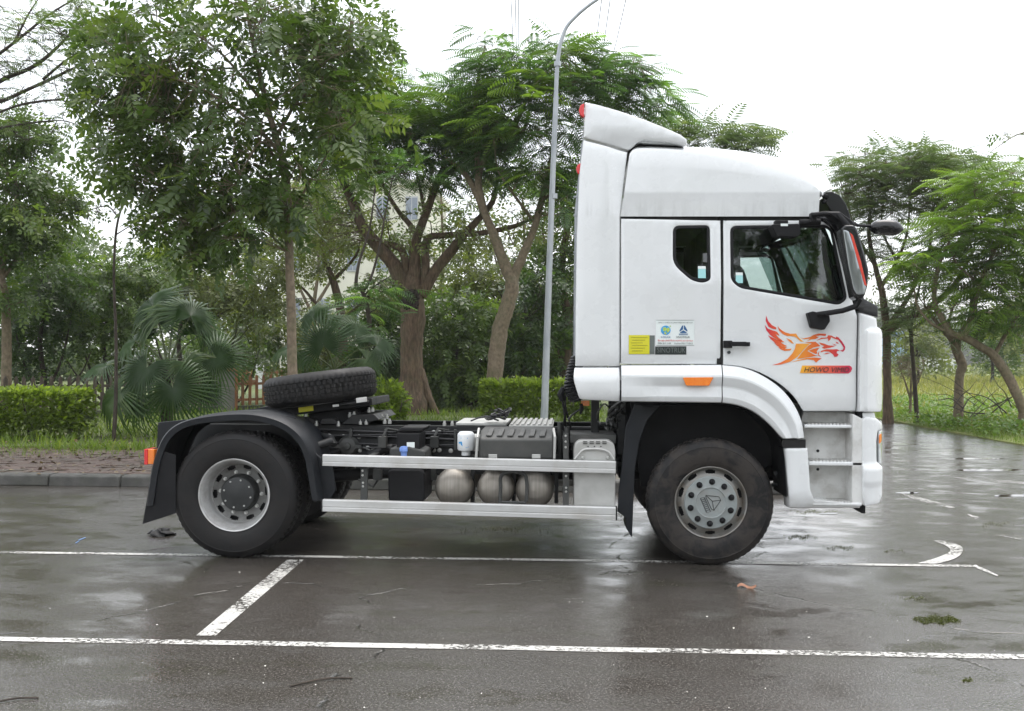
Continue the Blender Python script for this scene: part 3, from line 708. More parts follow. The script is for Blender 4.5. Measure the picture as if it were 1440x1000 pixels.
Ia = spline([(1017, 567), (1038, 570.5), (1058, 578), (1074, 589), (1087, 601), (1096, 611), (1102, 617)], 6)
for sg in (1, -1):
    loft_band('cab_skirt', lin((874, 514), (1015.6, 513.3), 20), lin((874, 565), (1015.6, 567), 20), PRF, -1.30, lambda o: min(1, max(0, (o[0] - 885) / 40)), WH, truck, sg)
    loft_band('wheel_arch', Oa, Ia, PRF, -1.30, lambda o: 1, WH, truck, sg)
MB().pprism([(1013, 514), (1019, 514), (1019, 567), (1013, 567)], -1.24, -1.2, -1.28).build('skirt_joint', M['chassis'], truck)
MB().pprism(rounded([(960, 531), (1003.5, 530.5), (997, 542.5), (965, 542.5)], 1.5), -1.305, -1.26, -1.30).build('side_marker', M['orange_lens'], truck, bevel=.004)
# ---- wheel-arch liner, black gap, steps
def arc(cx, cy, r, a0, a1, n): return [(cx + r * math.cos(math.radians(a)), cy - r * math.sin(math.radians(a))) for a in np.linspace(a0, a1, n)]
for sg in (1, -1):
    lo = spline([(905, 572), (960, 570), (1017, 569), (1058, 581), (1087, 604), (1102, 632), (1107, 700)], 4); m = MB(); V = []
    for a_, b_ in lo:
        p = pt(a_, b_, -1.27); V += [(p[0], sg * -1.25, p[2]), (p[0], sg * -.72, p[2])]
    m.add(V, [(2 * i, 2 * i + 1, 2 * i + 3, 2 * i + 2) for i in range(len(lo) - 1)]); m.build('arch_liner', BK, truck)
    m = MB(); m.pprism([(890, 568), (1100, 568), (1108, 640), (1060, 690), (905, 690)], sg * -.70, sg * -.66, -1.0); m.build('inner_wing', BK, truck)
MB().pbox((1100, 618), (1133, 630), -1.235, -1.1).build('fender_gap_strip', M['gloss_black'], truck)
fl = [(1103, 631), (1136, 630.5), (1140, 690), (1146, 704), (1212, 709.5), (1211.5, 715.5), (1112, 716)]
for sg in (1, -1):
    panel('lower_fairing', fl, -1.27, WH, truck, .25, 2, (), lambda a, b: .05 * max(0, (1125 - a) / 22) ** 2 + .035 * max(0, (b - 700) / 14), sgn=sg)
    sp = MB(); sp.pprism([(1131, 580), (1210, 580), (1214, 712), (1112, 714), (1116, 640)], sg * -1.02, sg * -.95, -1.05); sp = sp.build('step_housing', M['step'], truck)
    MB().pprism([(1199, 582), (1215, 590), (1215, 710), (1198, 708)], sg * -1.235, sg * -1.0, -1.235).build('step_cheek', M['step'], sp, bevel=.006)
    for (x0, x1, y0, y1, ya) in ((1131.5, 1208, 595.5, 602.5, -1.21), (1138, 1213, 647.5, 655.5, -1.235), (1143, 1212, 705, 712, -1.25)):
        t = MB(); t.pbox((x0, y0 + 1.5), (x1, y1), sg * ya, sg * -1.0, ya); t = t.build('step', WH, truck, bevel=.008)
        m = MB(); a, b = pt(x0 + 6, y0, ya), pt(x1 - 4, y0, ya); zz = pt(x0, y0 + 1.5, ya)[2]; nn = 13
        for k in range(nn):
            xx = a[0] + (b[0] - a[0]) * k / nn; m.box(xx, xx + (b[0] - a[0]) / nn * .55, sg * (ya + .02), sg * -1.03, zz, zz + .010)
        m.build('tread_plate', M['tread'], t, bevel=.003)
for (x, y, Y) in ((1150, 634, -1.02), (1150, 660, -1.02)):
    q = pt(x, y, Y); MB().lathe([(0, -.004), (.013, -.004), (.013, .0)], (q[0], Y, q[2]), n=12).build('step_bolt_hole', BK, truck)
decal('access_cover', [[(1167, 606), (1191, 606), (1191, 624), (1167, 624)]], -1.02, M['step'], truck, .004)
# ---- cab corner, front, windscreen, visor
def yf_corner(px, py):
    d = px - (1219 if py > 462 else 1213); return .006 + (.0 if d > 0 else -.012 + .012) + .16 * (max(0, (px - 1211)) / 38) ** 2 + (-.022 if d > 0 and py > 462 else 0)
cor = [(1209.5, 440), (1237, 447), (1239, 459), (1245, 461), (1248.5, 469), (1248, 520), (1249, 560), (1247.5, 577), (1244, 580), (1209.5, 579)]
for sg in (1, -1):
    panel('cab_corner', cor, YS, WH, truck, .3, 2, (), yf_corner, grid=4, step=4, sgn=sg)
    bm_ = rounded([(1212.5, 591), (1218, 586), (1236, 589), (1247, 597), (1247.5, 606), (1238, 606.5), (1235.5, 622), (1236, 650), (1246, 658), (1246, 700), (1240, 709), (1216, 712), (1213, 700)], 2)
    bmp = panel('bumper_corner', bm_, YS, WH, truck, .5, 2, (), lambda a, b: .005 + .12 * (max(0, a - 1216) / 32) ** 2 + (.012 if b > 681 else 0) - (.025 * min(1, max(0, (b - 652) / 8))), grid=4, step=4, sgn=sg)
    panel('headlight', [(1235, 606), (1245, 606), (1246.5, 630), (1244, 654), (1236, 652)], YS + .07, M['lamp_clear'], truck, .3, 1.5, (), lambda a, b: .1 * (max(0, a - 1234) / 12) ** 2, grid=4, step=4, sgn=sg)
    panel('turn_signal', rounded([(1236.5, 611), (1243.5, 610), (1243.5, 621), (1236.5, 625)], 3), YS + .062, M['orange_lens'], truck, .02, 1, (), lambda a, b: .1 * (max(0, a - 1234) / 12) ** 2, grid=4, step=3, sgn=sg)
    MB().pprism([(1213, 580), (1230, 580), (1232, 590), (1214, 592)], sg * -1.2, sg * -.9, -1.2).build('corner_bracket', WH, truck, bevel=.01)
    MB().pprism([(1208, 580), (1219, 580), (1210, 600), (1206, 590)], sg * -1.19, sg * -1.1, -1.2).build('hinge_gap', BK, truck)
    MB().pprism([(1196, 712), (1217, 711), (1217, 722), (1212, 722)], sg * -1.15, sg * -1.0, -1.15).build('tow_bracket', BK, truck)
x0 = pt(1238, 520, YS)[0]; zA, zB, zC = pt(1240, 445, YS)[2], pt(1240, 580, YS)[2], pt(1240, 712, YS)[2]
def front(name, mat, z0, z1, x, bulge, dx=0):
    m = MB(); ys = np.linspace(-1.1, 1.1, 15); V = []
    for y in ys:
        xx = x + bulge * (1 - (y / 1.1) ** 2); V += [(xx, y, z0), (xx + dx, y, z1), (xx - .15, y, z0), (xx + dx - .15, y, z1)]
    f = []
    for i in range(14):
        a, b = 4 * i, 4 * i + 4; f += [(a, b, b + 1, a + 1), (a + 3, b + 3, b + 2, a + 2), (a + 1, b + 1, b + 3, a + 3), (a + 2, b + 2, b, a)]
    f += [(0, 1, 3, 2), (56, 58, 59, 57)]; m.add(V, f); return m.build(name, mat, truck)
front('front_panel', WH, zB, zA, x0 - .05, .15); front('front_bumper', WH, zC, zB - .03, x0 - .05, .2)
front('radiator_grille', M['gloss_black'], zB + .1, zB + .35, x0 - .03, .15)
zW = pt(1180, 302, YS)[2]; front('windscreen', M['glass'], zA, zW, x0 - .1, .18, dx=-.36)
for sg in (1, -1):
    panel('a_pillar', [(1152, 306), (1178, 302), (1190, 318), (1218, 420), (1239, 430), (1239, 446), (1211, 439), (1205, 432), (1188, 372), (1176, 326), (1162, 311)], YS + .01, M['gloss_black'], truck, .1, 1.5, (), lambda a, b: .035 * (max(0, a - 1150) / 60) ** 2, grid=6, step=5, sgn=sg)
m = MB(); vis = [(1156, 270), (1170, 269), (1181, 274), (1190, 286), (1196, 302), (1197, 310), (1186, 303), (1172, 300), (1163, 287)]
m.pprism(vis, -1.17, -1.12, -1.18); m.pprism([(1170, 270), (1181, 275), (1190, 287), (1196, 303), (1190, 303), (1180, 285)], -1.12, 1.17, -1.18); m.build('sun_visor', M['gloss_black'], truck, bevel=.006)
for (a, b) in ((1162.5, 276), (1160, 283)):
    q = pt(a, b, -1.2); MB().lathe([(0, -.02), (.014, -.018), (.02, 0), (.02, .03)], (q[0], -1.19, q[2]), n=12).build('visor_knob', BK, truck)
# ---- mirrors
Ym = -1.50
m = MB(); m.pprism(rounded([(1183, 321), (1188, 316), (1202, 316), (1207, 324), (1218, 363), (1222.5, 380), (1221, 402), (1216, 418), (1207, 422), (1201, 418), (1196, 392), (1187, 350)], 4), Ym, Ym + .17, Ym)
mir = m.build('mirror_housing', M['gloss_black'], truck, bevel=.02, seg=3)
panel('mirror_pane', rounded([(1185.5, 322.5), (1194, 325), (1203, 351), (1218.5, 404), (1216, 414), (1205, 415), (1200, 405), (1193, 372)], 3), Ym - .006, M['mirror_glass'], mir, .008, 1, (), None)
panel('mirror_red_strip', [(1195.5, 327), (1199.5, 331), (1211, 368), (1219, 402), (1216, 401), (1206, 366)], Ym - .011, M['strip_red'], mir, .004, .5, (), None)  # flat red strip laid over the mirror pane
m = MB(); m.pprism(rounded([(1084, 316), (1123.5, 315), (1125.5, 330), (1120, 334), (1091, 332)], 3), -1.47, -1.30, -1.45); kerbm = m.build('kerb_mirror', BK, truck, bevel=.015)
m = MB(); m.pbox((1090, 310), (1108.5, 316), -1.45, -1.38, -1.45); m.tube([pt(1099, 313, -1.42), pt(1099, 313, -1.2)], .02, 8); m.build('mirror_bracket', BK, kerbm, bevel=.005)
panel('mirror_label', [(1098, 314.5), (1108, 314.5), (1108, 318), (1098, 318)], -1.476, M['paper'], kerbm, .003, 0)
m = MB(); m.tube([pt(1124, 313, -1.27), pt(1154, 312, -1.27)], .028, 10); m.pbox((1140, 299), (1148, 313), -1.32, -1.24, -1.3); m.tube([pt(*p, Y) for *p, Y in ((1142, 302, -1.33), (1160, 300.5, -1.4), (1178, 302, -1.44), (1192, 318, -1.45))], [.02, .022, .03, .03], 8)
m.pprism([(1162, 300), (1180, 299), (1195, 310), (1202, 318), (1184, 319), (1178, 311)], -1.46, -1.3, -1.42); m.build('mirror_arm', BK, truck, bevel=.008)
m = MB(); m.tube([pt(*p, Y) for *p, Y in ((1149, 442, -1.3), (1160, 441, -1.37), (1185, 437, -1.4), (1203, 431, -1.42), (1209, 420, -1.42))], [.022, .024, .024, .026, .03], 8)
m.pprism([(1134, 440.5), (1142, 438), (1165, 444), (1166, 452), (1158, 464), (1140, 461)], -1.32, -1.23, -1.28); m.build('mirror_arm', BK, truck, bevel=.012)
m = MB(); ps = []
for k, t in enumerate(np.linspace(0, 1, 9)):
    ps.append(tuple(pt(1222 + 48 * t, 321 - 2 * math.sin(t * PI) + 2 * t, -1.0)))
m.tube(ps, [.012, .05, .062, .068, .07, .07, .066, .05, .012], 14)
me_ = m.build('front_mirror', M['gloss_black'], truck); m = MB(); m.tube([pt(1196, 312, -1.1), pt(1206, 317, -1.05), pt(1226, 318, -1.0)], .014, 6); m.build('mirror_arm', BK, me_)
# ---- prints and plates on the cab
Zp = lambda a, b: yf_side(a, b) - .0015
pl = decal('white_sign_plate', [[(922.5, 450), (977, 450), (977, 485.5), (922.5, 485.5)]], YS, M['paper'], truck, .002, yf_side)
K = 200 / 1440.
T_ = lambda zx, zy: (860 + zx * K, 430 + zy * K)
def ptext(nm, body, z0, z1, mat, par, shear=0, pr=.006):
    a, b = T_(*z0), T_(*z1); return text(nm, body, a[0], a[1], b[0], b[1], YS, mat, par, pr, shear, yf_side, .0003)
ptext('sign_lettering', 'CÔNG TY CP ĐẦU TƯ & PHÁT TRIỂN MÁY VIỆT NAM', (470, 160), (822, 178), M['dark_print'], pl)
ptext('sign_lettering', 'V-TRUCK', (498, 308), (600, 326), M['navy'], pl); ptext('sign_lettering', 'SINOTRUK', (655, 308), (798, 326), M['dark_print'], pl)
ptext('sign_lettering', 'Đại diện SINOTRUK HOWO tại Việt Nam', (468, 344), (828, 364), M['red_print'], pl)
ptext('sign_lettering', '0984 863 2188     Hotline 0961 710015', (468, 373), (826, 388), M['grey_print'], pl)
gl = decal('globe_logo', [[T_(550 + 50 * math.cos(t), 248 + 48 * math.sin(t)) for t in np.linspace(0, 2 * PI, 24, endpoint=False)]], YS, M['blue'], pl, .004, yf_side)
decal('globe_land', [[T_(*p) for p in ((520, 225), (545, 215), (560, 235), (545, 262), (525, 255))], [T_(*p) for p in ((560, 225), (585, 222), (592, 250), (570, 275), (556, 258))], [T_(*p) for p in ((530, 270), (552, 268), (560, 288), (540, 290))], [T_(*p) for p in ((585, 205), (604, 200), (600, 215))]], YS, M['green_print'], pl, .0055, yf_side)
decal('triangle_logo', [[T_(*p) for p in q] for q in (((718, 200), (728, 200), (726, 238), (692, 262), (690, 250)), ((734, 200), (744, 200), (772, 250), (770, 262), (736, 238)), ((730, 248), (766, 270), (760, 276), (700, 276), (694, 270)), ((684, 282), (776, 282), (776, 287), (684, 287)), ((684, 291), (776, 291), (776, 296), (684, 296)))], YS, M['navy'], pl, .004, yf_side)
bd_ = [T_(*p) for p in ((452, 144), (840, 144), (840, 402), (452, 402))]
decal('sign_border', [[(bd_[0][0], bd_[0][1]), (bd_[1][0], bd_[1][1]), (bd_[1][0], bd_[1][1] + .5), (bd_[0][0], bd_[0][1] + .5)], [(bd_[3][0], bd_[3][1] - .5), (bd_[2][0], bd_[2][1] - .5), (bd_[2][0], bd_[2][1]), (bd_[3][0], bd_[3][1])]], YS, M['grey_print'], pl, .005, yf_side)
yp = decal('yellow_sticker', [[T_(*p) for p in ((174, 297), (384, 297), (384, 490), (174, 490))]], YS, M['yellow'], truck, .003, yf_side)
for k in range(6): decal('sticker_print', [[T_(195 + (k % 2) * 12, 318 + k * 27), T_(365 - (k % 3) * 25, 318 + k * 27), T_(365 - (k % 3) * 25, 325 + k * 27), T_(195 + (k % 2) * 12, 325 + k * 27)]], YS, pm('olive_print', (.36, .34, .02), None, 10, .5) if k == 0 else bpy.data.materials['olive_print'], yp, .0045, yf_side)
decal('dark_sticker', [[T_(*p) for p in ((385, 300), (438, 300), (436, 490), (385, 490))]], YS, M['grey_print'], yp, .003, yf_side)
bp_ = panel('name_plate', [T_(*p) for p in ((443, 412), (762, 410), (762, 494), (443, 494))], YS - .004, M['dark_plate'], truck, .01, .4, (), yf_side)
ptext('plate_lettering', 'SINOTRUK', (462, 424), (752, 474), M['grey_print'], bp_, pr=.009)
Tg = lambda zx, zy: (1060 + zx / 9., 430 + zy / 9.)
FA = [[(160, 122), (185, 190), (235, 245), (292, 275), (288, 300), (240, 290), (190, 262), (155, 190)],
      [(142, 236), (180, 285), (240, 310), (300, 328), (335, 378), (280, 357), (330, 410), (372, 440), (340, 450), (300, 420), (255, 400), (210, 365), (165, 310)],
      [(186, 373), (240, 400), (300, 425), (360, 440), (402, 458), (350, 465), (385, 488), (432, 510), (390, 518), (330, 500), (280, 470), (225, 425)],
      [(260, 460), (310, 490), (360, 512), (432, 525), (400, 545), (350, 535), (300, 503)],
      [(313, 520), (370, 541), (440, 547), (492, 541), (470, 566), (400, 572), (350, 552)],
      [(305, 255), (340, 295), (400, 335), (470, 355), (540, 351), (562, 385), (592, 420), (642, 455), (600, 452), (545, 402), (510, 387), (430, 382), (370, 357), (325, 312)],
      [(418, 408), (480, 434), (517, 481), (490, 476), (450, 447)],
      [(540, 480), (720, 478), (640, 555), (560, 650), (470, 710), (350, 745), (243, 753), (350, 720), (440, 670), (500, 600), (530, 540)]]
FB = [[(650, 460), (790, 455), (852, 510), (760, 530), (686, 572), (790, 627), (832, 632), (700, 652), (556, 676), (620, 590), (700, 505), (742, 480)],
      [(704, 570), (760, 545), (842, 530), (805, 575), (815, 605), (792, 610)],
      [(478, 716), (560, 690), (680, 660), (780, 655), (872, 665), (832, 690), (800, 722), (770, 690), (690, 678), (580, 697)],
      [(586, 404), (640, 412), (720, 395), (760, 370), (830, 351), (922, 355), (915, 385), (850, 375), (790, 385), (832, 395), (790, 420), (740, 425), (680, 446), (720, 415), (650, 425)],
      [(798, 442), (860, 405), (935, 400), (945, 373), (985, 376), (1045, 405), (1050, 388), (1082, 400), (1132, 455), (1172, 520), (1167, 560), (1140, 582), (1098, 566), (1140, 560), (1150, 530), (1120, 482), (1080, 432), (1030, 417), (985, 397), (975, 430), (950, 450), (945, 412), (870, 420)],
      [(828, 463), (900, 480), (950, 500), (1042, 510), (980, 530), (900, 545), (868, 530), (900, 510), (860, 495)],
      [(862, 570), (930, 550), (1010, 553), (1060, 548), (1102, 565), (1066, 575), (1060, 600), (1087, 615), (1070, 642), (1035, 648), (1010, 612), (960, 580), (900, 577), (852, 592)],
      [(840, 573), (832, 620), (868, 648), (826, 632), (822, 600)], [(1043, 453), (1077, 465), (1087, 481), (1058, 476)], [(998, 478), (1062, 498), (1036, 503)], [(888, 611), (940, 595), (977, 600), (930, 612)]]
for par_, polys, mt in ((truck, FA, M['flame_a']), (truck, FB, M['flame_b'])):
    decal('tiger_decal', [[Tg(*p) for p in q] for q in polys], YS, mt, door, .003, yf_side)
bg_ = panel('name_badge', [Tg(*p) for p in ((625, 757), (1235, 757), (1262, 775), (1270, 800), (1255, 835), (1220, 858), (598, 852))], YS - .005, M['badge'], door, .003, 0, (), yf_side, grid=5)
a, b = Tg(645, 780), Tg(1228, 840); text('badge_lettering', 'HOWO VIMID', a[0], a[1], b[0], b[1], YS, M['dark_plate'], door, .0095, .3, yf_side, .0003)

# ---- wheels (axis along y, outer face at y = 0 towards -y)
RAD = .54
tread_y = [(.045, .530), (.058, .537), (.078, .5395), (.079, .526), (.086, .526), (.087, .540), (.122, .5405), (.123, .526), (.130, .526), (.131, .5405)]
half = [(.290, .050), (.298, .030), (.312, .016), (.36, .002), (.425, -.004), (.47, .002), (.474, .000), (.478, .003), (.505, .018), (.521, .034)] + [(r_, y) for y, r_ in tread_y]
TW = .29
tyre_prof = half + [(r_, TW - y) for r_, y in half[::-1]]
nh = len(half); nt_ = len(tyre_prof)
def tyre_mod(j, k):
    jj = j if j < nh else nt_ - 1 - j
    if jj in (10, 11): return -.007 if k % 4 == 0 else 0
    if jj in (12,): return -.011 if k % 4 == 0 else 0
    if jj >= 15: return -.013 if (k + (2 if j < nh else 0)) % 4 == 0 and jj in (15, 16, 19) else 0
    return 0
tm = MB().lathe(tyre_prof, n=240, mod=tyre_mod)
me_tyre = tm.build('tyre', M['tyre'], None, smooth=30); TYRE = me_tyre.data; bpy.data.objects.remove(me_tyre)
TYREF = TYRE.copy(); TYREF.materials.clear(); TYREF.materials.append(M['tyre_front'])
nutm = MB(); nutm.lathe([(0, -.036), (.008, -.035), (.014, -.028), (.018, -.014), (.025, -.006), (.027, .004)], n=12)
o_ = nutm.build('wheel_nut', BK, None, smooth=40); NUT = o_.data; bpy.data.objects.remove(o_)
bn = MB(); bn.lathe([(0, -.03), (.011, -.03), (.012, -.012), (.017, -.011), (.018, .004)], n=6)
o_ = bn.build('wheel_nut', M['bolt'], None, smooth=20); BOLTN = o_.data; bpy.data.objects.remove(o_)
def child(name, data, parent, loc=(0, 0, 0), rot=(0, 0, 0)):
    o = bpy.data.objects.new(name, data); COL.objects.link(o); o.parent = parent; o.location = loc; o.rotation_euler = rot; return o
def hole_skip(bands, per):
    def f(j, k):
        u = (k % per - (per - 1) / 2) / (per * .27)
        if not bands[0] <= j < bands[1]: return False
        v = ((j + .5 - bands[0]) / (bands[1] - bands[0])) * 2 - 1
        return u * u + v * v < 1.05
    return f
def front_wheel(loc, rot):
    prof = [(.286, .075), (.293, .032), (.304, .020), (.308, .014), (.304, .010), (.296, .014), (.288, .034), (.283, .062), (.280, .066)] + [(.280 - .036 * t, .066 - .024 * t) for t in np.linspace(.08, 1, 9)] + [(.22, .03), (.19, .03)]
    rim = MB().lathe(prof, n=160, skip=hole_skip((9, 17), 16)).build('front_wheel', M['rim_front'], truck, smooth=40)
    rim.location = loc; rim.rotation_euler = rot
    child('tyre', TYREF, rim)
    MB().lathe([(0, .10), (.29, .10)], n=40).build('brake_drum', BK, rim)
    MB().lathe([(.226, .036), (.224, .016), (.218, .010), (.14, .008), (.132, .003), (.126, .004), (.122, .010), (.02, .0105), (0, .0105)], n=64).build('hub_cover', M['hubcap'], rim, smooth=40)
    for k in range(10):
        a = 2 * PI * (k + .42) / 10; child('wheel_nut', NUT, rim, (.178 * math.cos(a), .008, .178 * math.sin(a)))
    m = MB(); R_ = .0030
    def L(*p): m.tube([((x - 553) / 4.545 * mpp(-1.22) * .98, .0085, -(y - 555) / 4.545 * mpp(-1.22) * .98) for x, y in p], R_, 5)
    L((520, 508), (604, 516), (616, 538), (572, 604), (556, 596), (520, 520), (520, 508)); L((520, 508), (562, 545)); L((616, 538), (562, 545)); L((572, 604), (562, 545))
    L((485, 527), (510, 520), (550, 612), (526, 620), (485, 527))
    for t in np.linspace(.1, .9, 7): L((488 + 38 * t, 530 + 85 * t), (509 + 38 * t, 523 + 85 * t))
    m.build('hub_emblem', M['grey_box'], rim)
    return rim
def rear_rim(name, parent):
    k0 = 12; prof = [(.286, .09), (.292, .034), (.305, .020), (.309, .013), (.305, .008), (.296, .012), (.290, .028), (.280, .040), (.276, .07), (.264, .085), (.260, .155), (.254, .185), (.248, .193)] + [(.248 - .04 * t, .193 + .015 * t) for t in np.linspace(.1, 1, 9)] + [(.200, .210), (.14, .211), (.10, .215)]
    r_ = MB().lathe(prof[:k0 + 1], n=96).build(name, M['rim'], parent, smooth=40)
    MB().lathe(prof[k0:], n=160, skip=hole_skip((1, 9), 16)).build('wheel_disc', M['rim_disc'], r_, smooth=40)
    return r_
def rear_wheel(loc, rot):
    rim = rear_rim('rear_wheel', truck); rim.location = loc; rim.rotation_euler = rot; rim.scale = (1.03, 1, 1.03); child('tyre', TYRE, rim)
    MB().lathe([(0, .24), (.29, .24)], n=40).build('brake_drum', BK, rim)
    MB().lathe([(.165, .213), (.155, .205), (.150, .12), (.140, .105), (.10, .10), (.07, .093), (.03, .088), (0, .088)], n=40).build('hub', M['hub'], rim, smooth=35)
    for k in range(10):
        a = 2 * PI * (k + .3) / 10; child('wheel_nut', BOLTN, rim, (.180 * math.cos(a), .211, .180 * math.sin(a)))
    for k in range(8):
        a = 2 * PI * k / 8; child('hub_bolt', BOLTN, rim, (.118 * math.cos(a), .105, .118 * math.sin(a))).scale = (.5, .5, .5)
    return rim
fx = pt(1000, 707, -1.22)[0]; rx = pt(331.5, 698, -1.22)[0]
front_wheel((fx, -1.22, RAD - .004), (0, 0, 0)); front_wheel((fx, 1.22, RAD - .004), (0, 0, PI))
rear_wheel((rx - .012, -1.245, RAD + .012), (0, .25, 0)); rear_wheel((rx - .012, 1.245, RAD + .012), (0, .4, PI))
for s in (-1, 1): child('inner_tyre', TYRE, truck, (rx + .3, -.88 if s < 0 else .59, RAD - .004))
# ---- ladder frame
z_top = pt(600, 599, -.43)[2]; xb0, xb1 = pt(226, 600, -.43)[0], fx + 1.0
for s in (-1, 1):
    m = MB(); y = s * .43; yi = y - s * .08
    m.box(xb0, xb1, y, y - s * .008, z_top - .29, z_top); m.box(xb0, xb1, y - s * .0085, yi, z_top - .008, z_top - .0005); m.box(xb0, xb1, y - s * .0085, yi, z_top - .2895, z_top - .28)
    rail = m.build('frame_rail', M['chassis'], truck, smooth=0)
    if s < 0:
        bm = MB()
        spots = [(463, 613), (463, 621), (483, 614), (505, 614), (506, 633), (610, 608), (618, 608), (610, 633), (618, 633), (626, 608), (634, 634), (538, 637), (550, 632), (517, 630), (525, 632)]
        for (a, b) in spots: q = pt(a, b, -.43); bm.lathe([(0, -.016), (.013, -.015), (.016, -.004), (.022, -.003), (.022, 0)], (q[0], -.432, q[2]), n=10)
        bm.build('rail_bolts', M['bolt'], rail)['kind'] = 'stuff'
m = MB()
for x in np.linspace(xb0 + .05, fx + .6, 7): m.box(x, x + .09, -.42, .42, z_top - .24, z_top - .06)
m.build('cross_members', M['chassis'], truck, smooth=0)
# axles, springs, propeller shaft, gearbox and engine mass
m = MB(); m.cyl((rx, -1.0, RAD), (rx, 1.0, RAD), .09, n=20); m.lathe([(0, -.26), (.12, -.24), (.2, -.12), (.22, 0), (.2, .12), (.12, .24), (0, .26)], (rx, 0, RAD), n=24); m.build('rear_axle', M['chassis'], truck)
m = MB(); m.cyl((rx + .2, 0, RAD + .02), (fx - .9, 0, .78), .06, n=16); m.build('propeller_shaft', M['chassis'], truck)
m = MB(); m.cyl((fx, -1.0, RAD), (fx, 1.0, RAD), .07, n=12); m.build('front_axle', M['chassis'], truck)
for s in (-1, 1):
    m = MB()
    for k in range(4):
        L = .75 - k * .14; m.tube([(rx + L * t, s * .52, .72 + .16 * t * t - k * .022) for t in np.linspace(-1, 1, 9)], .022, 4)
    m.build('leaf_spring', M['chassis'], truck, smooth=0)
    m = MB()
    for k in range(3):
        L = .8 - k * .16; m.tube([(fx + L * t, s * .50, .66 + .14 * t * t - k * .024) for t in np.linspace(-1, 1, 9)], .024, 4)
    m.build('leaf_spring', M['chassis'], truck, smooth=0)
MB().box(fx - .75, fx + .75, -.38, .38, .62, 1.5).build('engine', BK, truck, bevel=.06)
MB().box(fx - 1.35, fx - .75, -.28, .28, .6, 1.05).build('gearbox', M['chassis'], truck, bevel=.06)
# ---- rear mudguards
gp_ = spline([(205, 712), (211, 668), (219, 636), (232, 610), (253, 594), (285, 585.5), (330, 581), (365, 583), (398, 593), (422, 611), (436, 636), (443, 668), (449, 704)], 4)
ctr = np.array([331.5, 698.])
for s in (1, -1):
    m = MB(); V = []; n = 7
    for p in gp_:
        p = np.array(p); u = (ctr - p) / np.linalg.norm(ctr - p); lip = p + u * 10
        a, b, c = pt(*p, -1.26), pt(*lip, -1.26), pt(*(p + u * 2.0), -1.26)
        V += [(b[0], s * -1.235, b[2]), (b[0], s * -1.258, b[2]), (c[0], s * -1.262, c[2]), (a[0], s * -1.245, a[2]), (a[0], s * -.95, a[2] + .012), (a[0], s * -.60, a[2]), (b[0], s * -.60, b[2])]
    f = [(i * n + j, i * n + j + 1, (i + 1) * n + j + 1, (i + 1) * n + j) for i in range(len(gp_) - 1) for j in range(n - 1)]
    m.add(V, f if s > 0 else [q[::-1] for q in f]); mg = m.build('mudguard', M['guard'], truck, smooth=40)
    MB().pprism([(200.5, 737), (207, 700), (213, 660), (222, 632), (247, 640), (247, 722)], s * -1.24, s * -1.225, -1.24).build('mud_flap', BK, truck)
    m = MB(); m.pprism([(436, 630), (447, 640), (468, 660), (472, 690), (466, 701), (441, 707)], s * -1.10, s * -1.08, -1.1); m.build('mudguard_end', M['guard'], mg, bevel=.01)
    MB().pprism([(222, 594), (262, 590), (240, 604), (224, 632), (219, 650), (221, 610)], s * -1.10, s * -1.06, -1.1).build('mudguard_bracket', M['guard'], mg, bevel=.006)
m = MB()
for (x0, y0, x1, y1) in ((392, 590, 402, 593), (402, 599, 412, 606), (408, 604, 416, 612)): m.tube([(lambda q: (q[0], -1.0, q[2] + .008))(pt(x0, y0, -1.2)), (lambda q: (q[0], -.9, q[2] + .008))(pt(x1, y1, -1.2))], .012, 6)
m.build('mudguard_clip', BK, truck)
lp = MB(); lp.pbox((207.5, 632), (217, 653), -1.20, -1.02, -1.2); lp = lp.build('tail_lamp', M['orange_lens'], truck, bevel=.006)
MB().pbox((203, 631.5), (208, 653.5), -1.205, -1.015, -1.2).build('red_lens', M['red_lens'], lp, bevel=.004)
MB().pprism([(216, 630), (224, 630), (222, 655), (216, 650)], -1.12, -1.0, -1.1).build('lamp_bracket', BK, lp)
# ---- fifth wheel under the spare
tl = math.radians(7.5)
def tilt_box(name, cx, cy, wpx, hpx, Y0, Y1, mat, par=None, bev=.01, ang=tl):
    c = pt(cx, cy, Y0); s = mpp(Y0); hw, hh = wpx * s / 2, hpx * s / 2; ca, sa = math.cos(ang), math.sin(ang); P_ = []
    for y in (Y0, Y1):
        for (u, v) in ((-hw, -hh), (hw, -hh), (hw, hh), (-hw, hh)): P_.append((c[0] + u * ca - v * sa, y, c[2] + u * sa + v * ca))
    m = MB(); m.add(P_, [(0, 1, 2, 3), (7, 6, 5, 4), (1, 0, 4, 5), (2, 1, 5, 6), (3, 2, 6, 7), (0, 3, 7, 4)]); return m.build(name, mat, par or truck, bevel=bev)
fw = tilt_box('fifth_wheel', 450, 574, 150, 11, -.50, .45, BK)
tilt_box('release_latch', 497, 567, 42, 4, -.56, -.50, M['chassis'], fw); tilt_box('latch_grip', 472, 570.5, 9, 3.5, -.575, -.56, M['alu'], fw, .003)
tilt_box('latch_plate', 508, 562.5, 15, 7, -.59, -.56, M['alu'], fw, .003); tilt_box('yellow_label', 430, 575.5, 21, 7, -.52, -.505, M['yellow'], fw, .002)
m = MB(); m.pprism([(432, 582), (470, 576), (500, 575), (512, 586), (500, 594), (440, 596)], -.36, -.3, -.36); m.build('fifth_wheel_mount', BK, truck, bevel=.01); m = MB(); m.pprism([(432, 582), (470, 576), (500, 575), (512, 586), (500, 594), (440, 596)], .3, .36, -.36); m.build('fifth_wheel_mount', BK, truck, bevel=.01)
m = MB()
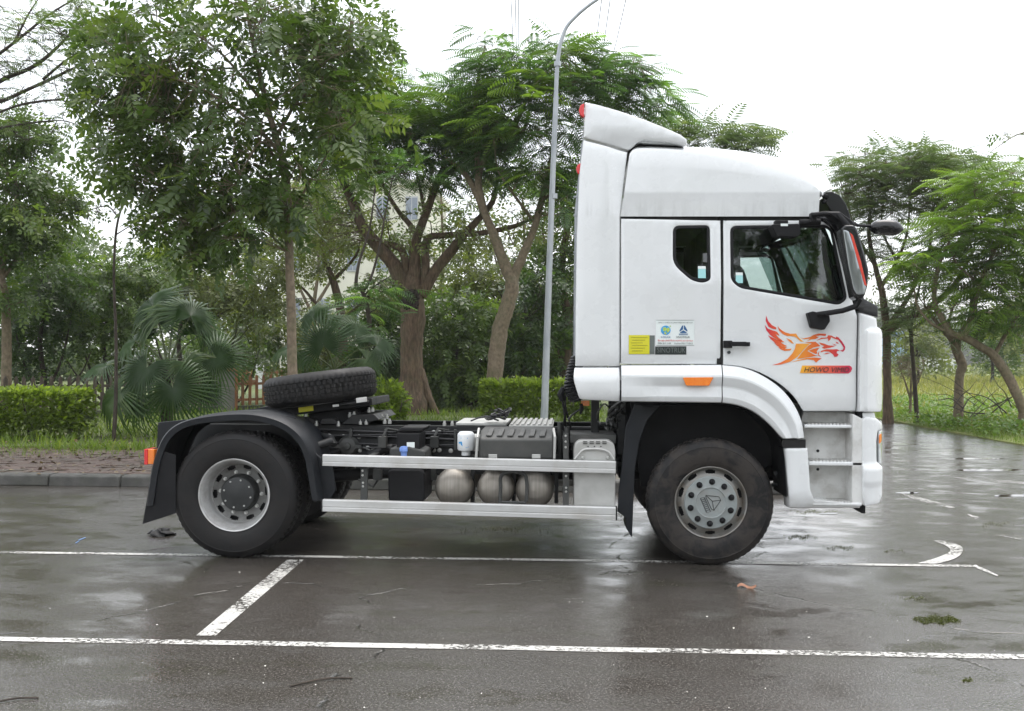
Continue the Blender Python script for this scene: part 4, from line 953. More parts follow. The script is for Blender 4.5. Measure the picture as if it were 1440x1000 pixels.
for i, (xa_, xb_) in enumerate(((425, 450), (450, 480), (481, 532))):
    q = [pt(xa_, 596.5, -.46), pt(xa_ + 4, 588.5, -.46), pt(xb_ - (10 if i < 2 else 28), 588.5, -.46), pt(xb_ - (2 if i < 2 else 0), 596.5, -.46)]
    if i == 2: q = [pt(481, 596.5, -.46), pt(490, 588.5, -.46), pt(496, 583.5, -.46), pt(526, 582.5, -.46), pt(534, 590, -.46), pt(508, 596.5, -.46)]
    m.prism([(p[0], p[2]) for p in q], -.48, .46)
m.build('corrugated_mount', M['chassis'], truck, bevel=.006)
bm = MB()
for (a, b, Y) in ((445, 596, -.47), (476, 596.5, -.47), (507, 594, -.47), (515, 594, -.47), (492, 584, -.40), (498, 583, -.40), (519, 577, -.36), (524, 576, -.36), (537, 587, -.2), (544, 586.5, -.2), (541, 593, -.42), (548, 593, -.42), (430, 583, -.45), (625, 596, -.42), (636, 596, -.42)):
    q = pt(a, b, Y); bm.lathe([(.018, -.02), (.018, .008), (.012, .009), (.011, .028), (0, .029)], (q[0], Y, q[2]), axis='z', n=8)
bm.build('mount_bolts', M['bolt'], truck)['kind'] = 'stuff'
# ---- things hung on the frame, back to front
m = MB(); m.tube([pt(431, 632, -.95), pt(466, 620, -.8)], .036, 14); m.tube([pt(448, 612, -.6), pt(466, 616, -.7), pt(470, 626, -.75)], .03, 10); m.build('exhaust_stub', M['chassis'], truck)
q = pt(490, 627, -.46); m = MB(); m.lathe([(0, -.09), (.03, -.085), (.035, -.06), (.075, -.05), (.09, -.02), (.10, .0)], (q[0], -.45, q[2]), n=20); m.box(q[0] - .13, q[0] + .13, -.50, -.45, q[2] - .02, q[2] + .012); m.build('spring_hanger', M['grey_box'], truck)
m = MB(); m.tube([pt(520, 640, -.5), pt(545, 630, -.55), pt(552, 630, -.55)], .04, 10); m.build('air_pipe', M['chassis'], truck)
de = MB(); de.pprism(rounded([(545, 664), (549, 660), (592, 660), (597, 665), (597, 704), (592, 707), (550, 707), (546, 703)], 3), -1.06, -.55, -1.06); de = de.build('urea_tank', BK, truck, bevel=.02)
MB().pprism([(548, 630), (575, 628), (598, 634), (600, 662), (546, 662)], -1.0, -.6, -1.0).build('tank_neck', M['grey_box'], de, bevel=.02)
m = MB(); m.pbox((557, 609), (590, 634), -.98, -.62, -1.0); m.pprism([(556, 608), (592, 608), (598, 601), (564, 601)], -.97, -.6, -1.0); m.build('control_box', BK, truck, bevel=.012)
panel('control_label', [(572, 622), (583, 622), (583, 629.5), (572, 629.5)], -.985, M['paper'], truck, .003, 0)
q = pt(567.5, 633, -1.02); m = MB(); m.lathe([(0, .034), (.03, .03), (.043, .016), (.045, -.012), (.036, -.02), (.034, -.035), (.034, -.06)], (q[0], -.98, q[2]), axis='z', n=14, mod=lambda j, k: -.006 if j in (2, 3) and k % 2 else 0); m.build('filler_cap', M['blue_cap'], de)
q = pt(654.5, 608, -.92); m = MB(); m.lathe([(0, .006), (.055, .002), (.072, -.012), (.078, -.03), (.078, -.15), (.07, -.165), (.04, -.17), (.04, -.21), (0, -.21)], (q[0], -.86, q[2]), axis='z', n=28); ca = m.build('filter_canister', M['filter'], truck)
def canister_print(nm, polys, mat):
    m = MB(); s = mpp(-.93); y0 = -.86
    for poly in polys:
        V = []
        for a, b in poly:
            x = (a - 654.5) * s; V.append((q[0] + x, y0 - math.sqrt(max(.0796 ** 2 - x * x, 1e-5)), pt(654.5, b, -.93)[2]))
        m.add(V, [tuple(range(len(V)))])
    return m.build(nm, mat, ca, smooth=0, recalc=False)
canister_print('canister_mark', [[(645, 622), (649, 621), (655, 625), (660, 628.5), (656, 630), (650, 627), (645, 624)], [(648, 615.5), (658, 615.5), (658, 617), (648, 617)]], M['blue'])
q2 = pt(664, 611, -.8); MB().lathe([(0, .0), (.05, -.01), (.065, -.03), (.065, -.15), (0, -.16)], (q2[0] + .02, -.70, q2[2]), axis='z', n=20).build('filter_canister', M['alu_dull'], truck)
# grey battery cover: front, sloped ribbed lid
x0, x1 = pt(673, 640, -1.12)[0], pt(779, 640, -1.12)[0]; zb_, zs, zt_ = pt(700, 646, -1.12)[2], pt(700, 616, -1.12)[2], pt(700, 604, -.92)[2]
m = MB(); m.xprism([(-1.12, zb_), (-1.12, zs - .03), (-1.10, zs), (-.92, zt_), (-.55, zt_ + .005), (-.55, zb_)], x0, x1); bc = m.build('battery_cover', M['grey_box'], truck, bevel=.025, seg=3)
for k in range(6):
    xx = x0 + .06 + k * .093; m = MB(); m.hexa([(xx + .02, -.94, zt_ - .002), (xx + .065, -.94, zt_ - .002), (xx + .05, -1.085, zs + .008), (xx, -1.085, zs + .008), (xx + .02, -.94, zt_ + .012), (xx + .065, -.94, zt_ + .012), (xx + .05, -1.085, zs + .022), (xx, -1.085, zs + .022)]); m.build('cover_rib', M['grey_box'], bc, bevel=.004, recalc=True)
for a in (687, 748): panel('cover_clip', [(a, 639), (a + 12, 639), (a + 12, 645), (a, 645)], -1.128, M['alu_dull'], bc, .01, .5)
for a in (669.5, 779.5): MB().tube([pt(a + (4 if a < 700 else -1), 603, -1.0), pt(a + (2 if a < 700 else 1), 615, -1.12), pt(a, 645, -1.13)], .012, 6).build('cover_strap', M['alu_dull'], bc)
x0, x1 = pt(716, 600, -.55)[0], pt(778, 600, -.55)[0]; zc = pt(740, 601, -.58)[2]
m = MB(); m.box(x0, x1, -.58, .35, zc, zc + .02); cw = m.build('catwalk', M['alu_dull'], truck, bevel=.004)
for k in range(8): xx = x0 + .01 + k * (x1 - x0) / 8; MB().box(xx, xx + .03, -.575, .34, zc + .0205, zc + .036).build('catwalk_rib', M['alu_dull'], cw, bevel=.005)
x0, x1 = pt(640, 597, -.45)[0], pt(712, 597, -.45)[0]; MB().box(x0, x1, -.40, .42, z_top + .005, z_top + .03).build('deck_plate', M['alu_dull'], truck, bevel=.004)
m = MB()
for k in range(7):
    c0 = pt(696 + k * 2.2, 588, -.35); m.tube([(c0[0] + .09 * math.cos(t + k) * (1 - .05 * k), -.35 + .12 * math.sin(t + k), c0[2] + .012 * k + .02 * math.sin(2 * t + k)) for t in np.linspace(0, 5.2, 16)], .009, 5)
m.tube([pt(686, 585, -.4), pt(672, 588, -.42), pt(662, 592, -.44)], .008, 5); m.build('cable_bundle', M['hose'], truck)
# air tanks, their hoop
def dome(r_, y0): return [(0, y0 - .085), (r_ * .35, y0 - .08), (r_ * .65, y0 - .062), (r_ * .86, y0 - .035), (r_ * .97, y0 - .005), (r_, y0 + .03), (r_, y0 + .05), (r_ * .985, y0 + .053), (r_ * .985, y0 + .062), (r_, y0 + .065), (r_, y0 + .9), (r_ * .6, y0 + .96), (0, y0 + .97)]
for (a, b, rr) in ((638, 686, 27.5), (697, 687, 26.5), (751.5, 688.5, 27)):
    q = pt(a, b, -1.0); m = MB(); m.lathe(dome(rr * mpp(-1.0), -1.0), (q[0], 0, q[2]), n=40); m.build('air_tank', M['steel'], truck, smooth=30)
m = MB(); m.tube([pt(*p, -1.13) for p in spline([(703, 707), (704, 685), (704, 672), (709, 666), (723, 664), (735, 666), (740, 672), (741, 690), (740, 705)], 3)], .016, 8); m.tube([pt(703, 706, -1.13), pt(740, 707, -1.13)], .012, 6); m.build('tank_hoop', M['grey_box'], truck)
m = MB()
for a in (662, 720, 780): m.pbox((a, 640), (a + 5, 708), -.9, -.85, -.9)
m.pbox((600, 655), (800, 668), -.62, -.55, -.62); m.build('tank_hanger', M['chassis'], truck)
# silencer box
sx0, sx1 = 805.5, 865.5
sb = MB(); sb.pprism(rounded([(sx0 + 1, 632), (sx0 + 3, 624), (sx0 + 9, 619), (sx1 - 9, 619), (sx1 - 2, 624), (sx1, 634), (sx1, 716), (sx0 + 1, 716)], 3), -1.14, -.5, -1.14); sb = sb.build('silencer_box', M['alu_dull'], truck, bevel=.02)
m = MB(); m.tube([pt(*p, -1.15) for p in spline([(808, 646), (813, 640), (820, 633), (830, 631.5), (845, 632), (856, 636), (863, 646)], 4)], .012, 6); m.build('box_handle', M['alu_dull'], sb)
for a in (819.5, 855): q = pt(a, 643.5, -1.15); MB().lathe([(0, -.01), (.014, -.008), (.018, 0)], (q[0], -1.142, q[2]), n=10).build('box_knob', M['bolt'], sb)
for k in range(3): q = pt(827 + k * 9, 628, -1.15); MB().lathe([(0, -.003), (.006, -.003), (.006, 0)], (q[0], -1.141, q[2]), n=8).build('vent_hole', BK, sb)
for k in range(4):
    for j in range(2): MB().pbox((820 + k * 9, 620.5 + j * 2.6), (826 + k * 9, 621.8 + j * 2.6), -1.148, -1.13, -1.14).build('vent_slot', M['grey_box'], sb)
m = MB(); m.pbox((802, 611), (866, 623), -1.0, -.5, -1.0); m.build('silencer_bracket', M['grey_box'], truck)
# side guard rails and their brackets
for (l, r0, r1, t0, t1) in ((453.5, 639.5, 655, 649, 665.5), (452.5, 702.5, 719, 713.5, 731)):
    m = MB(); a, b, c, d = pt(l, r0, -1.22), pt(l, r1, -1.22), pt(866, t0, -1.22), pt(866, t1, -1.22)
    hL, hR = a[2] - b[2], c[2] - d[2]; pr = [(0, 0), (-.004, .0), (-.004, .30), (-.001, .33), (-.001, .40), (-.004, .43), (-.004, .92), (0, 1.0), (.05, 1.0), (.05, 0)]
    V = [(a[0], -1.22 + y, b[2] + hL * h) for y, h in pr] + [(c[0], -1.22 + y, d[2] + hR * h) for y, h in pr]; n = len(pr)
    m.add(V, [(i, i + 1, i + 1 + n, i + n) for i in range(n - 1)] + [(n - 1, 0, n, 2 * n - 1), tuple(range(n - 1, -1, -1)), tuple(range(n, 2 * n))]); gr = m.build('side_guard_rail', M['alu'], truck, smooth=0, recalc=True)
    for px, y0, y1 in ((451.5, r0, r1), (865.8, t0, t1)): MB().pbox((px, y0 - .6), (px + 2.2, y1 + .6), -1.226, -1.165, -1.22).build('rail_end_cap', M['gloss_black'], gr, bevel=.003)
    far = gr.copy(); COL.objects.link(far); far.scale = (1, -1, 1)
bk = MB(); bk.pbox((507, 654), (516.5, 706), -1.165, -1.14, -1.165); bk.pbox((507, 645), (516, 660), -1.165, -.45, -1.165); bk.build('guard_bracket', M['grey_box'], truck, bevel=.004)
bk = MB(); bk.pbox((791.5, 664), (800, 712), -1.165, -1.14, -1.165); bk.pbox((792, 610), (799.5, 645), -1.165, -1.14, -1.165); bk.pbox((792, 645), (800, 660), -1.165, -.45, -1.165); bk.build('guard_bracket', M['grey_box'], truck, bevel=.004)
bm = MB()
for (a, b) in ((510, 662), (510, 668.5), (510.5, 679), (510.5, 684), (796, 669.5), (796, 686), (796, 691.5), (795.5, 613), (795.5, 621), (795.5, 629)): q = pt(a, b, -1.165); bm.lathe([(0, -.01), (.009, -.009), (.011, 0)], (q[0], -1.165, q[2]), n=8)
bm.build('bracket_bolts', M['bolt'], truck)['kind'] = 'stuff'
m = MB(); m.tube([pt(787, 594, -.75), pt(787, 646, -.75)], .02, 8); m.tube([pt(797, 600, -.8), pt(797, 646, -.8)], .022, 8); m.build('stand_pipe', M['grey_box'], truck)
for k, (z_, y_, r_) in enumerate(((.05, -.455, .011), (.085, -.46, .009), (.115, -.452, .013), (.17, -.46, .008), (.2, -.455, .010))):
    xs_ = np.linspace(xb0 + 1.3, fx - .7, 16); MB().tube([(x, y_ - .006 * math.sin(x * 5 + k), z_top - z_ - .012 * math.sin(x * 3.1 + 2 * k)) for x in xs_], r_, 6).build('air_line', M['hose'], truck)
for k in range(9):
    x = xb0 + 1.5 + k * .33; MB().box(x, x + .025, -.48, -.431, z_top - .22, z_top - .03).build('line_clip', M['grey_box'], truck, bevel=.004)
for (a, b, Y_) in ((537, 622, -.62), (610, 622, -.6), (790, 628, -.7), (530, 668, -.7), (607, 668, -.66)):
    q = pt(a, b, Y_); m = MB(); m.box(q[0] - .035, q[0] + .035, Y_, Y_ + .1, q[2] - .05, q[2] + .05); m.tube([tuple(q + np.array([0, .05, .05])), tuple(q + np.array([.03, .1, .12])), tuple(q + np.array([.12, .16, .1]))], .012, 6); m.tube([tuple(q + np.array([0, .05, -.05])), tuple(q + np.array([-.05, .1, -.12])), tuple(q + np.array([-.2, .14, -.06]))], .010, 6); m.build('air_valve', M['grey_box'], truck)
# far-side fuel tank, seen through the gaps
MB().box(rx + 1.0, fx - 1.0, .62, 1.18, .42, .95).build('fuel_tank', M['alu_dull'], truck, bevel=.08)
# ---- behind the cab: mounts, hoses, coils, front mud flap
m = MB(); m.pbox((832, 563), (843, 612), -.72, -.6, -.8); m.pbox((858, 563), (872, 600), -.5, -.4, -.8); m.tube([pt(842, 598, -.7), pt(880, 597, -.7)], .03, 8); m.pbox((780, 600), (880, 606), -.62, -.55, -.62)
m.pbox((868, 566), (880, 640), -.9, -.8, -.9); m.build('cab_mount', M['chassis'], truck, bevel=.008)
m = MB()
for k in range(9):
    a = random.uniform(858, 878); b = random.uniform(572, 596); m.tube([pt(*p, -.9 + random.uniform(-.1, .1)) for p in spline([(a, b), (a + random.uniform(-12, 6), b - random.uniform(2, 10)), (a - random.uniform(8, 22), b + random.uniform(4, 16)), (a - random.uniform(0, 16), 604)], 4)], random.uniform(.007, .013), 6)
m.build('brake_hose', M['grey_box'], truck)
def helix(nm, ctrl, R_, turns, r_, mat):
    c = spline(ctrl, 40); P_ = []
    for i, cpt in enumerate(c):
        t = i / (len(c) - 1); p = pt(cpt[0], cpt[1], cpt[2]); a = 2 * PI * turns * t; P_.append((p[0] + R_ * math.cos(a), p[1] + R_ * math.sin(a), p[2] + .02 * math.cos(a)))
    return MB().tube(P_, r_, 6).build(nm, mat, truck)
helix('coiled_hose', [(812, 498, -.95), (805, 520, -.95), (802, 545, -.95), (810, 562, -.95)], .052, 16, .010, M['hose'])
helix('coiled_hose', [(815, 505, -.75), (808, 528, -.75), (806, 550, -.75), (814, 563, -.75)], .052, 15, .010, M['hose'])
m = MB()
for c in ([(800, 535, -.9), (794, 545, -.95), (790, 555, -.95), (793, 575, -.9), (796, 602, -.8)], [(803, 540, -.9), (797, 548, -.9), (795, 570, -.9), (800, 590, -.85), (803, 603, -.8)], [(799, 590, -.9), (806, 582, -.9), (815, 576, -.9), (817, 572, -.9)], [(794, 556, -.95), (795, 580, -.9), (791, 603, -.8)]):
    m.tube([pt(*p) for p in spline(c, 5)], .010, 6)
m.build('trailer_cable', M['hose'], truck)
m = MB(); m.tube([pt(791, 564, -.95), pt(788.5, 555, -.95), pt(792, 545, -.95)], [.022, .036, .022], 10); m.tube([pt(817, 568, -.9), pt(818, 575, -.9), pt(816, 582, -.9)], [.015, .02, .008], 8); m.build('cable_plug', BK, truck)
MB().pbox((817, 563.5), (829, 571), -.75, -.68, -.75).build('rear_work_lamp', M['orange_lens'], truck, bevel=.005)
ffl = [(893, 568), (930, 568), (910, 592), (899, 622), (893, 660), (891, 700), (889, 757), (880, 742), (880, 728), (868.5, 720), (870, 690), (876, 640), (880, 600)]
m = MB(); m.pprism(ffl, -1.12, -1.09, -1.12); ff = m.build('front_mud_flap', M['guard'], truck, bevel=.008)
MB().pprism([(881, 730), (889, 732), (889, 757), (880, 742)], -1.10, -.75, -1.1).build('flap_rubber', BK, ff)
lo = spline([(905, 585), (898, 610), (892, 640), (890, 690), (889, 728)], 4); V = []; m = MB()
for a_, b_ in lo: p = pt(a_, b_, -1.1); V += [(p[0], -1.1, p[2]), (p[0], -.72, p[2])]
m.add(V, [(2 * i, 2 * i + 1, 2 * i + 3, 2 * i + 2) for i in range(len(lo) - 1)]); m.build('flap_liner', BK, ff)
m = MB(); m.tube([pt(1090, 668, -.9), pt(1100, 664, -.9), pt(1108, 668, -.9)], .03, 8); m.tube([pt(1100, 668, -.9), pt(1103, 690, -.9), pt(1105, 709, -.9)], .014, 6); m.tube([pt(1085, 682, -.9), pt(1110, 682, -.9)], .018, 6); m.build('steering_link', M['chassis'], truck)
# ---- spare wheel lying on the coupling
sp = pt(451, 545, -.22); SPR = empty('spare_wheel', tuple(sp), 'spare truck tyre on silver rim lying tilted behind the cab', 'tyre')
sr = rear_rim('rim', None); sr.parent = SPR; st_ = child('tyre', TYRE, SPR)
Rm = Matrix.Rotation(-tl, 4, 'Y') @ Matrix.Rotation(-PI / 2, 4, 'X')
for o in (sr, st_): o.matrix_local = Rm @ Matrix.Translation((0, -TW / 2, 0))

# ================================================================== VEGETATION
LEAF = (np.array([(0, 0, 0), (.33, .42, .07), (0, 1, -.08), (-.33, .42, .07)]), np.array([(0, 1, 2), (0, 2, 3)]))
SLIM = (np.array([(0, 0, 0), (.2, .42, .05), (0, 1, -.12), (-.2, .42, .05)]), np.array([(0, 1, 2), (0, 2, 3)]))
BLADE = (np.array([(-.05, 0, 0), (.05, 0, 0), (.035, .55, .06), (0, 1, .25)]), np.array([(0, 1, 2), (0, 2, 3)]))
def make_frond(pairs=9, wid=.085, L0=.34):
    V = []; T = []
    def rz(y): return .10 * y - .30 * y * y
    for i in range(pairs):
        y = .12 + .88 * i / (pairs - 1); L = L0 * (math.sin(PI * (.16 + .72 * y)) ** .7)
        for s in (-1, 1):
            b = len(V); dx, dy = s * .90, .42; z0 = rz(y)
            V += [(0, y, z0), (s * L * .4 * .9 - dy * wid * .5 * s * .6, y + L * .4 * dy + wid * .5, z0 - .02), (dx * L, y + dy * L, z0 - .11 * L / L0 * 1.0), (s * L * .45 * .9, y + L * .45 * dy - wid * .5, z0 - .03)]
            T += [(b, b + 1, b + 2), (b, b + 2, b + 3)]
    b = len(V); V += [(-.012, 0, 0), (.012, 0, 0), (0, 1, rz(1))]; T.append((b, b + 1, b + 2))
    return np.array(V), np.array(T)
FROND = make_frond(10, .062, .34); FROND_S = make_frond(8, .075, .38)
def make_sprig(n, L, w, pairs=True, droop=.25):
    V = []; T = []
    for i in range(n):
        y = .15 + .8 * i / (n - 1); z = .06 * y - droop * y * y
        for s in ((-1, 1) if pairs else ((-1,) if i % 2 else (1,))):
            a = math.radians(random.uniform(48, 72)); l = L * random.uniform(.75, 1.15) * (1.1 - .35 * abs(y - .5)); ww = w * l; dx, dy = s * math.sin(a), math.cos(a); nx, ny = -dy, dx; dz = random.uniform(-.55, .05); b = len(V)
            V += [(0, y, z), (dx * l * .45 + nx * ww, y + dy * l * .45 + ny * ww, z + dz * l * .4 + .05 * l), (dx * l, y + dy * l, z + dz * l), (dx * l * .45 - nx * ww, y + dy * l * .45 - ny * ww, z + dz * l * .4 + .05 * l)]; T += [(b, b + 1, b + 2), (b, b + 2, b + 3)]
    b = len(V); z = .06 - droop; V += [(0, .95, z), (w * L, .95 + L * .45, z - .02), (0, .95 + L, z - .1), (-w * L, .95 + L * .45, z - .02)]; T += [(b, b + 1, b + 2), (b, b + 2, b + 3)]
    b = len(V); V += [(-.01, 0, 0), (.01, 0, 0), (0, .95, z)]; T.append((b, b + 1, b + 2)); return np.array(V), np.array(T)
PINN = make_sprig(5, .36, .25); SPRIGS = [make_sprig(7, .36, .27, False), make_sprig(6, .40, .24, False, .4), make_sprig(8, .30, .30, False, .1)]
def unit(a): return a / (np.linalg.norm(a, axis=1, keepdims=True) + 1e-9)
def scatter(tpl, pos, d, nrm, size):
    V, T = tpl; d = unit(d); X = unit(np.cross(d, nrm)); Z = np.cross(X, d); R_ = np.stack([X, d, Z], 2)
    P_ = np.einsum('nij,kj->nki', R_, V) * size[:, None, None] + pos[:, None, :]
    n, k = len(pos), len(V); return P_.reshape(-1, 3), (T[None] + (np.arange(n) * k)[:, None, None]).reshape(-1, 3)
def ell(n, pw=2.0):
    v = rng.normal(size=(n, 3)); v = unit(v); return v * (rng.random((n, 1)) ** (1 / pw))
def clump_points(specs, Y):
    out = []
    for s in specs:
        cx, cy, rx_, ry, rd, n = s[:6]; dY = s[6] if len(s) > 6 else 0
        for a, b, c in ell(n, 2.4): out.append(pt(cx + a * rx_, cy + c * ry, Y + dY + b * rd))
    return np.array(out)
def leaves(C_, kind, per, spread, size, droop=.3, up=1.0, flat=.6):
    if kind == 'leaf': per = max(2, per // 6); size = size * 3.0
    if kind == 'pinn': per = max(2, per // 9); size = size * 3.2
    n = len(C_) * per; c = np.repeat(C_, per, 0); cen = C_.mean(0)
    off = ell(n, 2.2) * np.array([1, 1, flat]) * spread * rng.uniform(.6, 1.25, (len(C_), 1)).repeat(per, 0); pos = c + off
    out = unit(off * np.array([1, 1, .5]) + .35 * unit(c - cen) * np.array([1, 1, .3]) * spread)
    rnd = rng.normal(size=(n, 3))
    if kind.startswith('frond'):
        d = out * np.array([1, 1, .4]) + .35 * rnd * np.array([1, 1, .4]); d[:, 2] += .15 - droop * rng.random(n); nr = np.array([0, 0, up]) + .28 * rnd
        sz = size * rng.uniform(.65, 1.2, n); tpl = FROND if kind == 'frond' else FROND_S
    else:
        d = out + .7 * rnd; d[:, 2] -= droop + .4 * rng.random(n); nr = np.array([0, 0, up]) + .65 * rng.normal(size=(n, 3)); sz = size * rng.uniform(.6, 1.3, n); tpl = SLIM if kind == 'slim' else LEAF
    if kind in ('leaf', 'pinn'):
        tpl = PINN if kind == 'pinn' else SPRIGS[int(rng.integers(0, 3))]
    V, T = scatter(tpl, pos, d, nr, sz)
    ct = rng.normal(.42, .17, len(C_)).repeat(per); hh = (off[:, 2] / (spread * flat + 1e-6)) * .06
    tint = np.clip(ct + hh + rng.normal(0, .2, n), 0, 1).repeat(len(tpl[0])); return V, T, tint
def ground_z(x, y): return (lawn_z(x, y) if y > 7.6 else .13) if x < CORNER else (field_z(x, y) if x > 9.7 else 0)
def tree(name, label, Y, limbs, parts, bark, cat='tree', group=None, twig=.016, twigs=True, ground=True, wob=.10, leafname='crown'):
    """limbs: (pixel polyline with optional depth offset, widths px); parts: dicts of clump specs and leaf kind"""
    W = []
    for pl_, wd in limbs:
        n = len(pl_); wd = list(np.linspace(wd[0], wd[1], n)) if len(wd) == 2 and n > 2 else wd
        P3 = [tuple(pt(p[0], p[1], Y + (p[2] if len(p) > 2 else 0))) + (w_ * .5 * mpp(Y),) for p, w_ in zip(pl_, wd)]; W.append(P3)
    b0 = W[0][0]; gz = ground_z(b0[0], b0[1])
    if ground: W[0] = [(b0[0], b0[1], gz - .15, b0[3] * 1.2), (b0[0], b0[1], gz + .05, b0[3] * 1.1)] + [q for q in W[0] if q[2] > gz + .12]
    root = empty(name, (b0[0], b0[1], gz), label, cat, group)
    m = MB(); lp = []
    for P3 in W:
        S_ = spline(P3, 5); rr = [max(p[3], .003) for p in S_]
        if len(S_) > 6: S_ = [(p[0] + random.uniform(-.07, .07) * r_, p[1] + random.uniform(-.07, .07) * r_, p[2], p[3]) for p, r_ in zip(S_, rr)]
        m.tube([p[:3] for p in S_], rr, 12 if max(rr) > .06 else 7, wob=wob); lp += [p[:3] + (r_,) for p, r_ in zip(S_, rr)]
    LP = np.array(lp); Vs, Ts, ti, b = [], [], [], 0; kinds = []
    for pa in parts:
        C_ = clump_points(pa['c'], Y)
        if twigs and pa.get('twigs', True):
            for c in C_:
                dd = np.linalg.norm(LP[:, :3] - c, axis=1) + .5 * np.maximum(0, LP[:, 2] - c[2]); i = int(dd.argmin()); s = LP[i]
                mid = (s[:3] + c) / 2 + rng.normal(size=3) * .12 * dd[i] + np.array([0, 0, .08 * dd[i]]); r0 = min(s[3] * .7, twig * (.6 + .35 * min(dd[i], 3)))
                m.tube(spline([tuple(s[:3]), tuple(mid), tuple(c)], 3), list(np.linspace(r0, .005, 7)), 5)
                for e in ell(4, 9): m.tube([tuple(c - e * .1), tuple(c + e * pa['spread'] * .9 * np.array([1, 1, .6]))], [.006, .002], 3, False)
        V, T, t = leaves(C_, pa['k'], pa['per'], pa['spread'], pa['size'], pa.get('droop', .3), pa.get('up', 1.0), pa.get('flat', .6))
        if pa.get('bright'): t = np.clip(t + pa['bright'], 0, 1)
        kinds.append((pa['mat'], V, T, t))
    m.build('trunk', bark, root, smooth=60)
    bym = {}
    for mt, V, T, t in kinds: bym.setdefault(mt.name, []).append((mt, V, T, t))
    for lst in bym.values():
        off = 0; VV = []; TT = []; tt = []
        for mt, V, T, t in lst: VV.append(V); TT.append(T + off); tt.append(t); off += len(V)
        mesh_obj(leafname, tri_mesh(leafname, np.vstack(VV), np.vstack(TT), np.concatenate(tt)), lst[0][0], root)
    return root
def P(mat, c, k='leaf', per=90, spread=.45, size=.11, **kw): return dict(mat=M[mat], c=c, k=k, per=per, spread=spread, size=size, **kw)

# --- left of the picture
t_slender = tree('broadleaf_tree', 'slender straight-trunked broadleaf tree with big dark crown behind the spare tyre', 6.9,
    [([(411, 640), (411, 525), (409, 420), (403, 262), (394, 215), (376, 150), (360, 80), (345, 0), (335, -60)], [15, 14, 12.5, 11, 10, 8, 7, 5, 3.5]),
     ([(394, 215), (340, 160, -.3), (260, 115, -.6), (185, 105, -.5)], [6, 2]), ([(388, 195), (430, 120, .3), (480, 55, .5)], [6, 2]), ([(376, 150), (300, 65, .4), (220, 22, .4)], [5, 2]), ([(403, 262), (388, 226), (366, 200, -.5), (330, 260, -.6)], [6, 2]),
     ([(409, 300), (440, 250, .3), (470, 200, .5)], [4, 2]), ([(400, 240), (330, 300, .2), (290, 330, .2)], [4, 1.5])],
    [P('leaf_dark', [(330, -10, 150, 40, 1.4, 16), (310, 130, 150, 110, 1.5, 54), (215, 140, 85, 85, 1.2, 24), (345, 270, 85, 75, 1.1, 26), (440, 120, 75, 110, 1.2, 24), (230, 55, 110, 60, 1.3, 22), (380, 30, 120, 60, 1.3, 24), (300, 330, 75, 55, 1.0, 20), (270, 240, 90, 55, 1.2, 22), (400, 250, 60, 60, 1.0, 12), (500, 150, 50, 90, 1.2, 14), (180, 130, 60, 90, 1.0, 12)], 'pinn', per=45, spread=.68, size=.13),
     P('leaf_mid', [(160, 190, 45, 70, .8, 12), (190, 240, 50, 50, .7, 14), (250, 310, 60, 45, .7, 13), (500, 60, 40, 70, .8, 9), (150, 60, 50, 50, .8, 7)], per=60, spread=.42, size=.12, bright=.12, droop=.7)], M['bark_grey'])
tree('leaning_tree', 'tree with long bare branches reaching in from the top left corner', 9.5,
    [([(-110, 640), (-100, 400), (-80, 250), (-40, 165), (20, 135), (70, 112), (112, 92), (165, 68)], [34, 30, 20, 9, 5.5, 4.5, 3, 1.2]), ([(-80, 240), (-20, 130), (50, 92), (92, 55), (118, 25)], [9, 1.6]), ([(-50, 180), (20, 150), (72, 141), (92, 143), (112, 165), (118, 178)], [4, 1]),
     ([(-60, 190), (30, 175), (90, 170), (125, 185)], [3.5, .8]), ([(60, 112), (100, 80), (140, 62), (160, 40)], [4, 1.2]), ([(-60, 120), (20, 60), (70, 20), (120, -10)], [6, 1.4]), ([(20, 60), (40, 20), (60, -10)], [4, 1.2])],
    [P('frond_grey', [(70, 35, 110, 40, 1.2, 46), (20, 100, 80, 50, 1.0, 24), (60, 175, 60, 25, .8, 12), (100, 110, 60, 40, 1, 14)], 'frond_s', 5, .45, .30), P('leaf_dark', [(140, 55, 40, 40, .8, 8)], per=40, spread=.35, size=.11)], M['bark_dark'], twig=.012)
tree('broadleaf_tree', 'bushy mid-green tree at the left edge behind the clipped hedge', 13.5,
    [([(8, 600), (9, 500), (8, 430), (2, 380), (14, 330), (24, 280)], [15, 7]), ([(5, 390), (40, 340, .3), (80, 300, .2)], [6, 2]), ([(8, 430), (-30, 360), (-50, 300)], [8, 3])],
    [P('leaf_mid', [(20, 230, 75, 55, 1.5, 26), (45, 310, 75, 45, 1.4, 26), (0, 190, 50, 35, 1.0, 10), (85, 290, 25, 25, .8, 6), (0, 380, 70, 60, 1.2, 16)], per=130, spread=.5, size=.12)], M['bark_grey'])
THICK = []
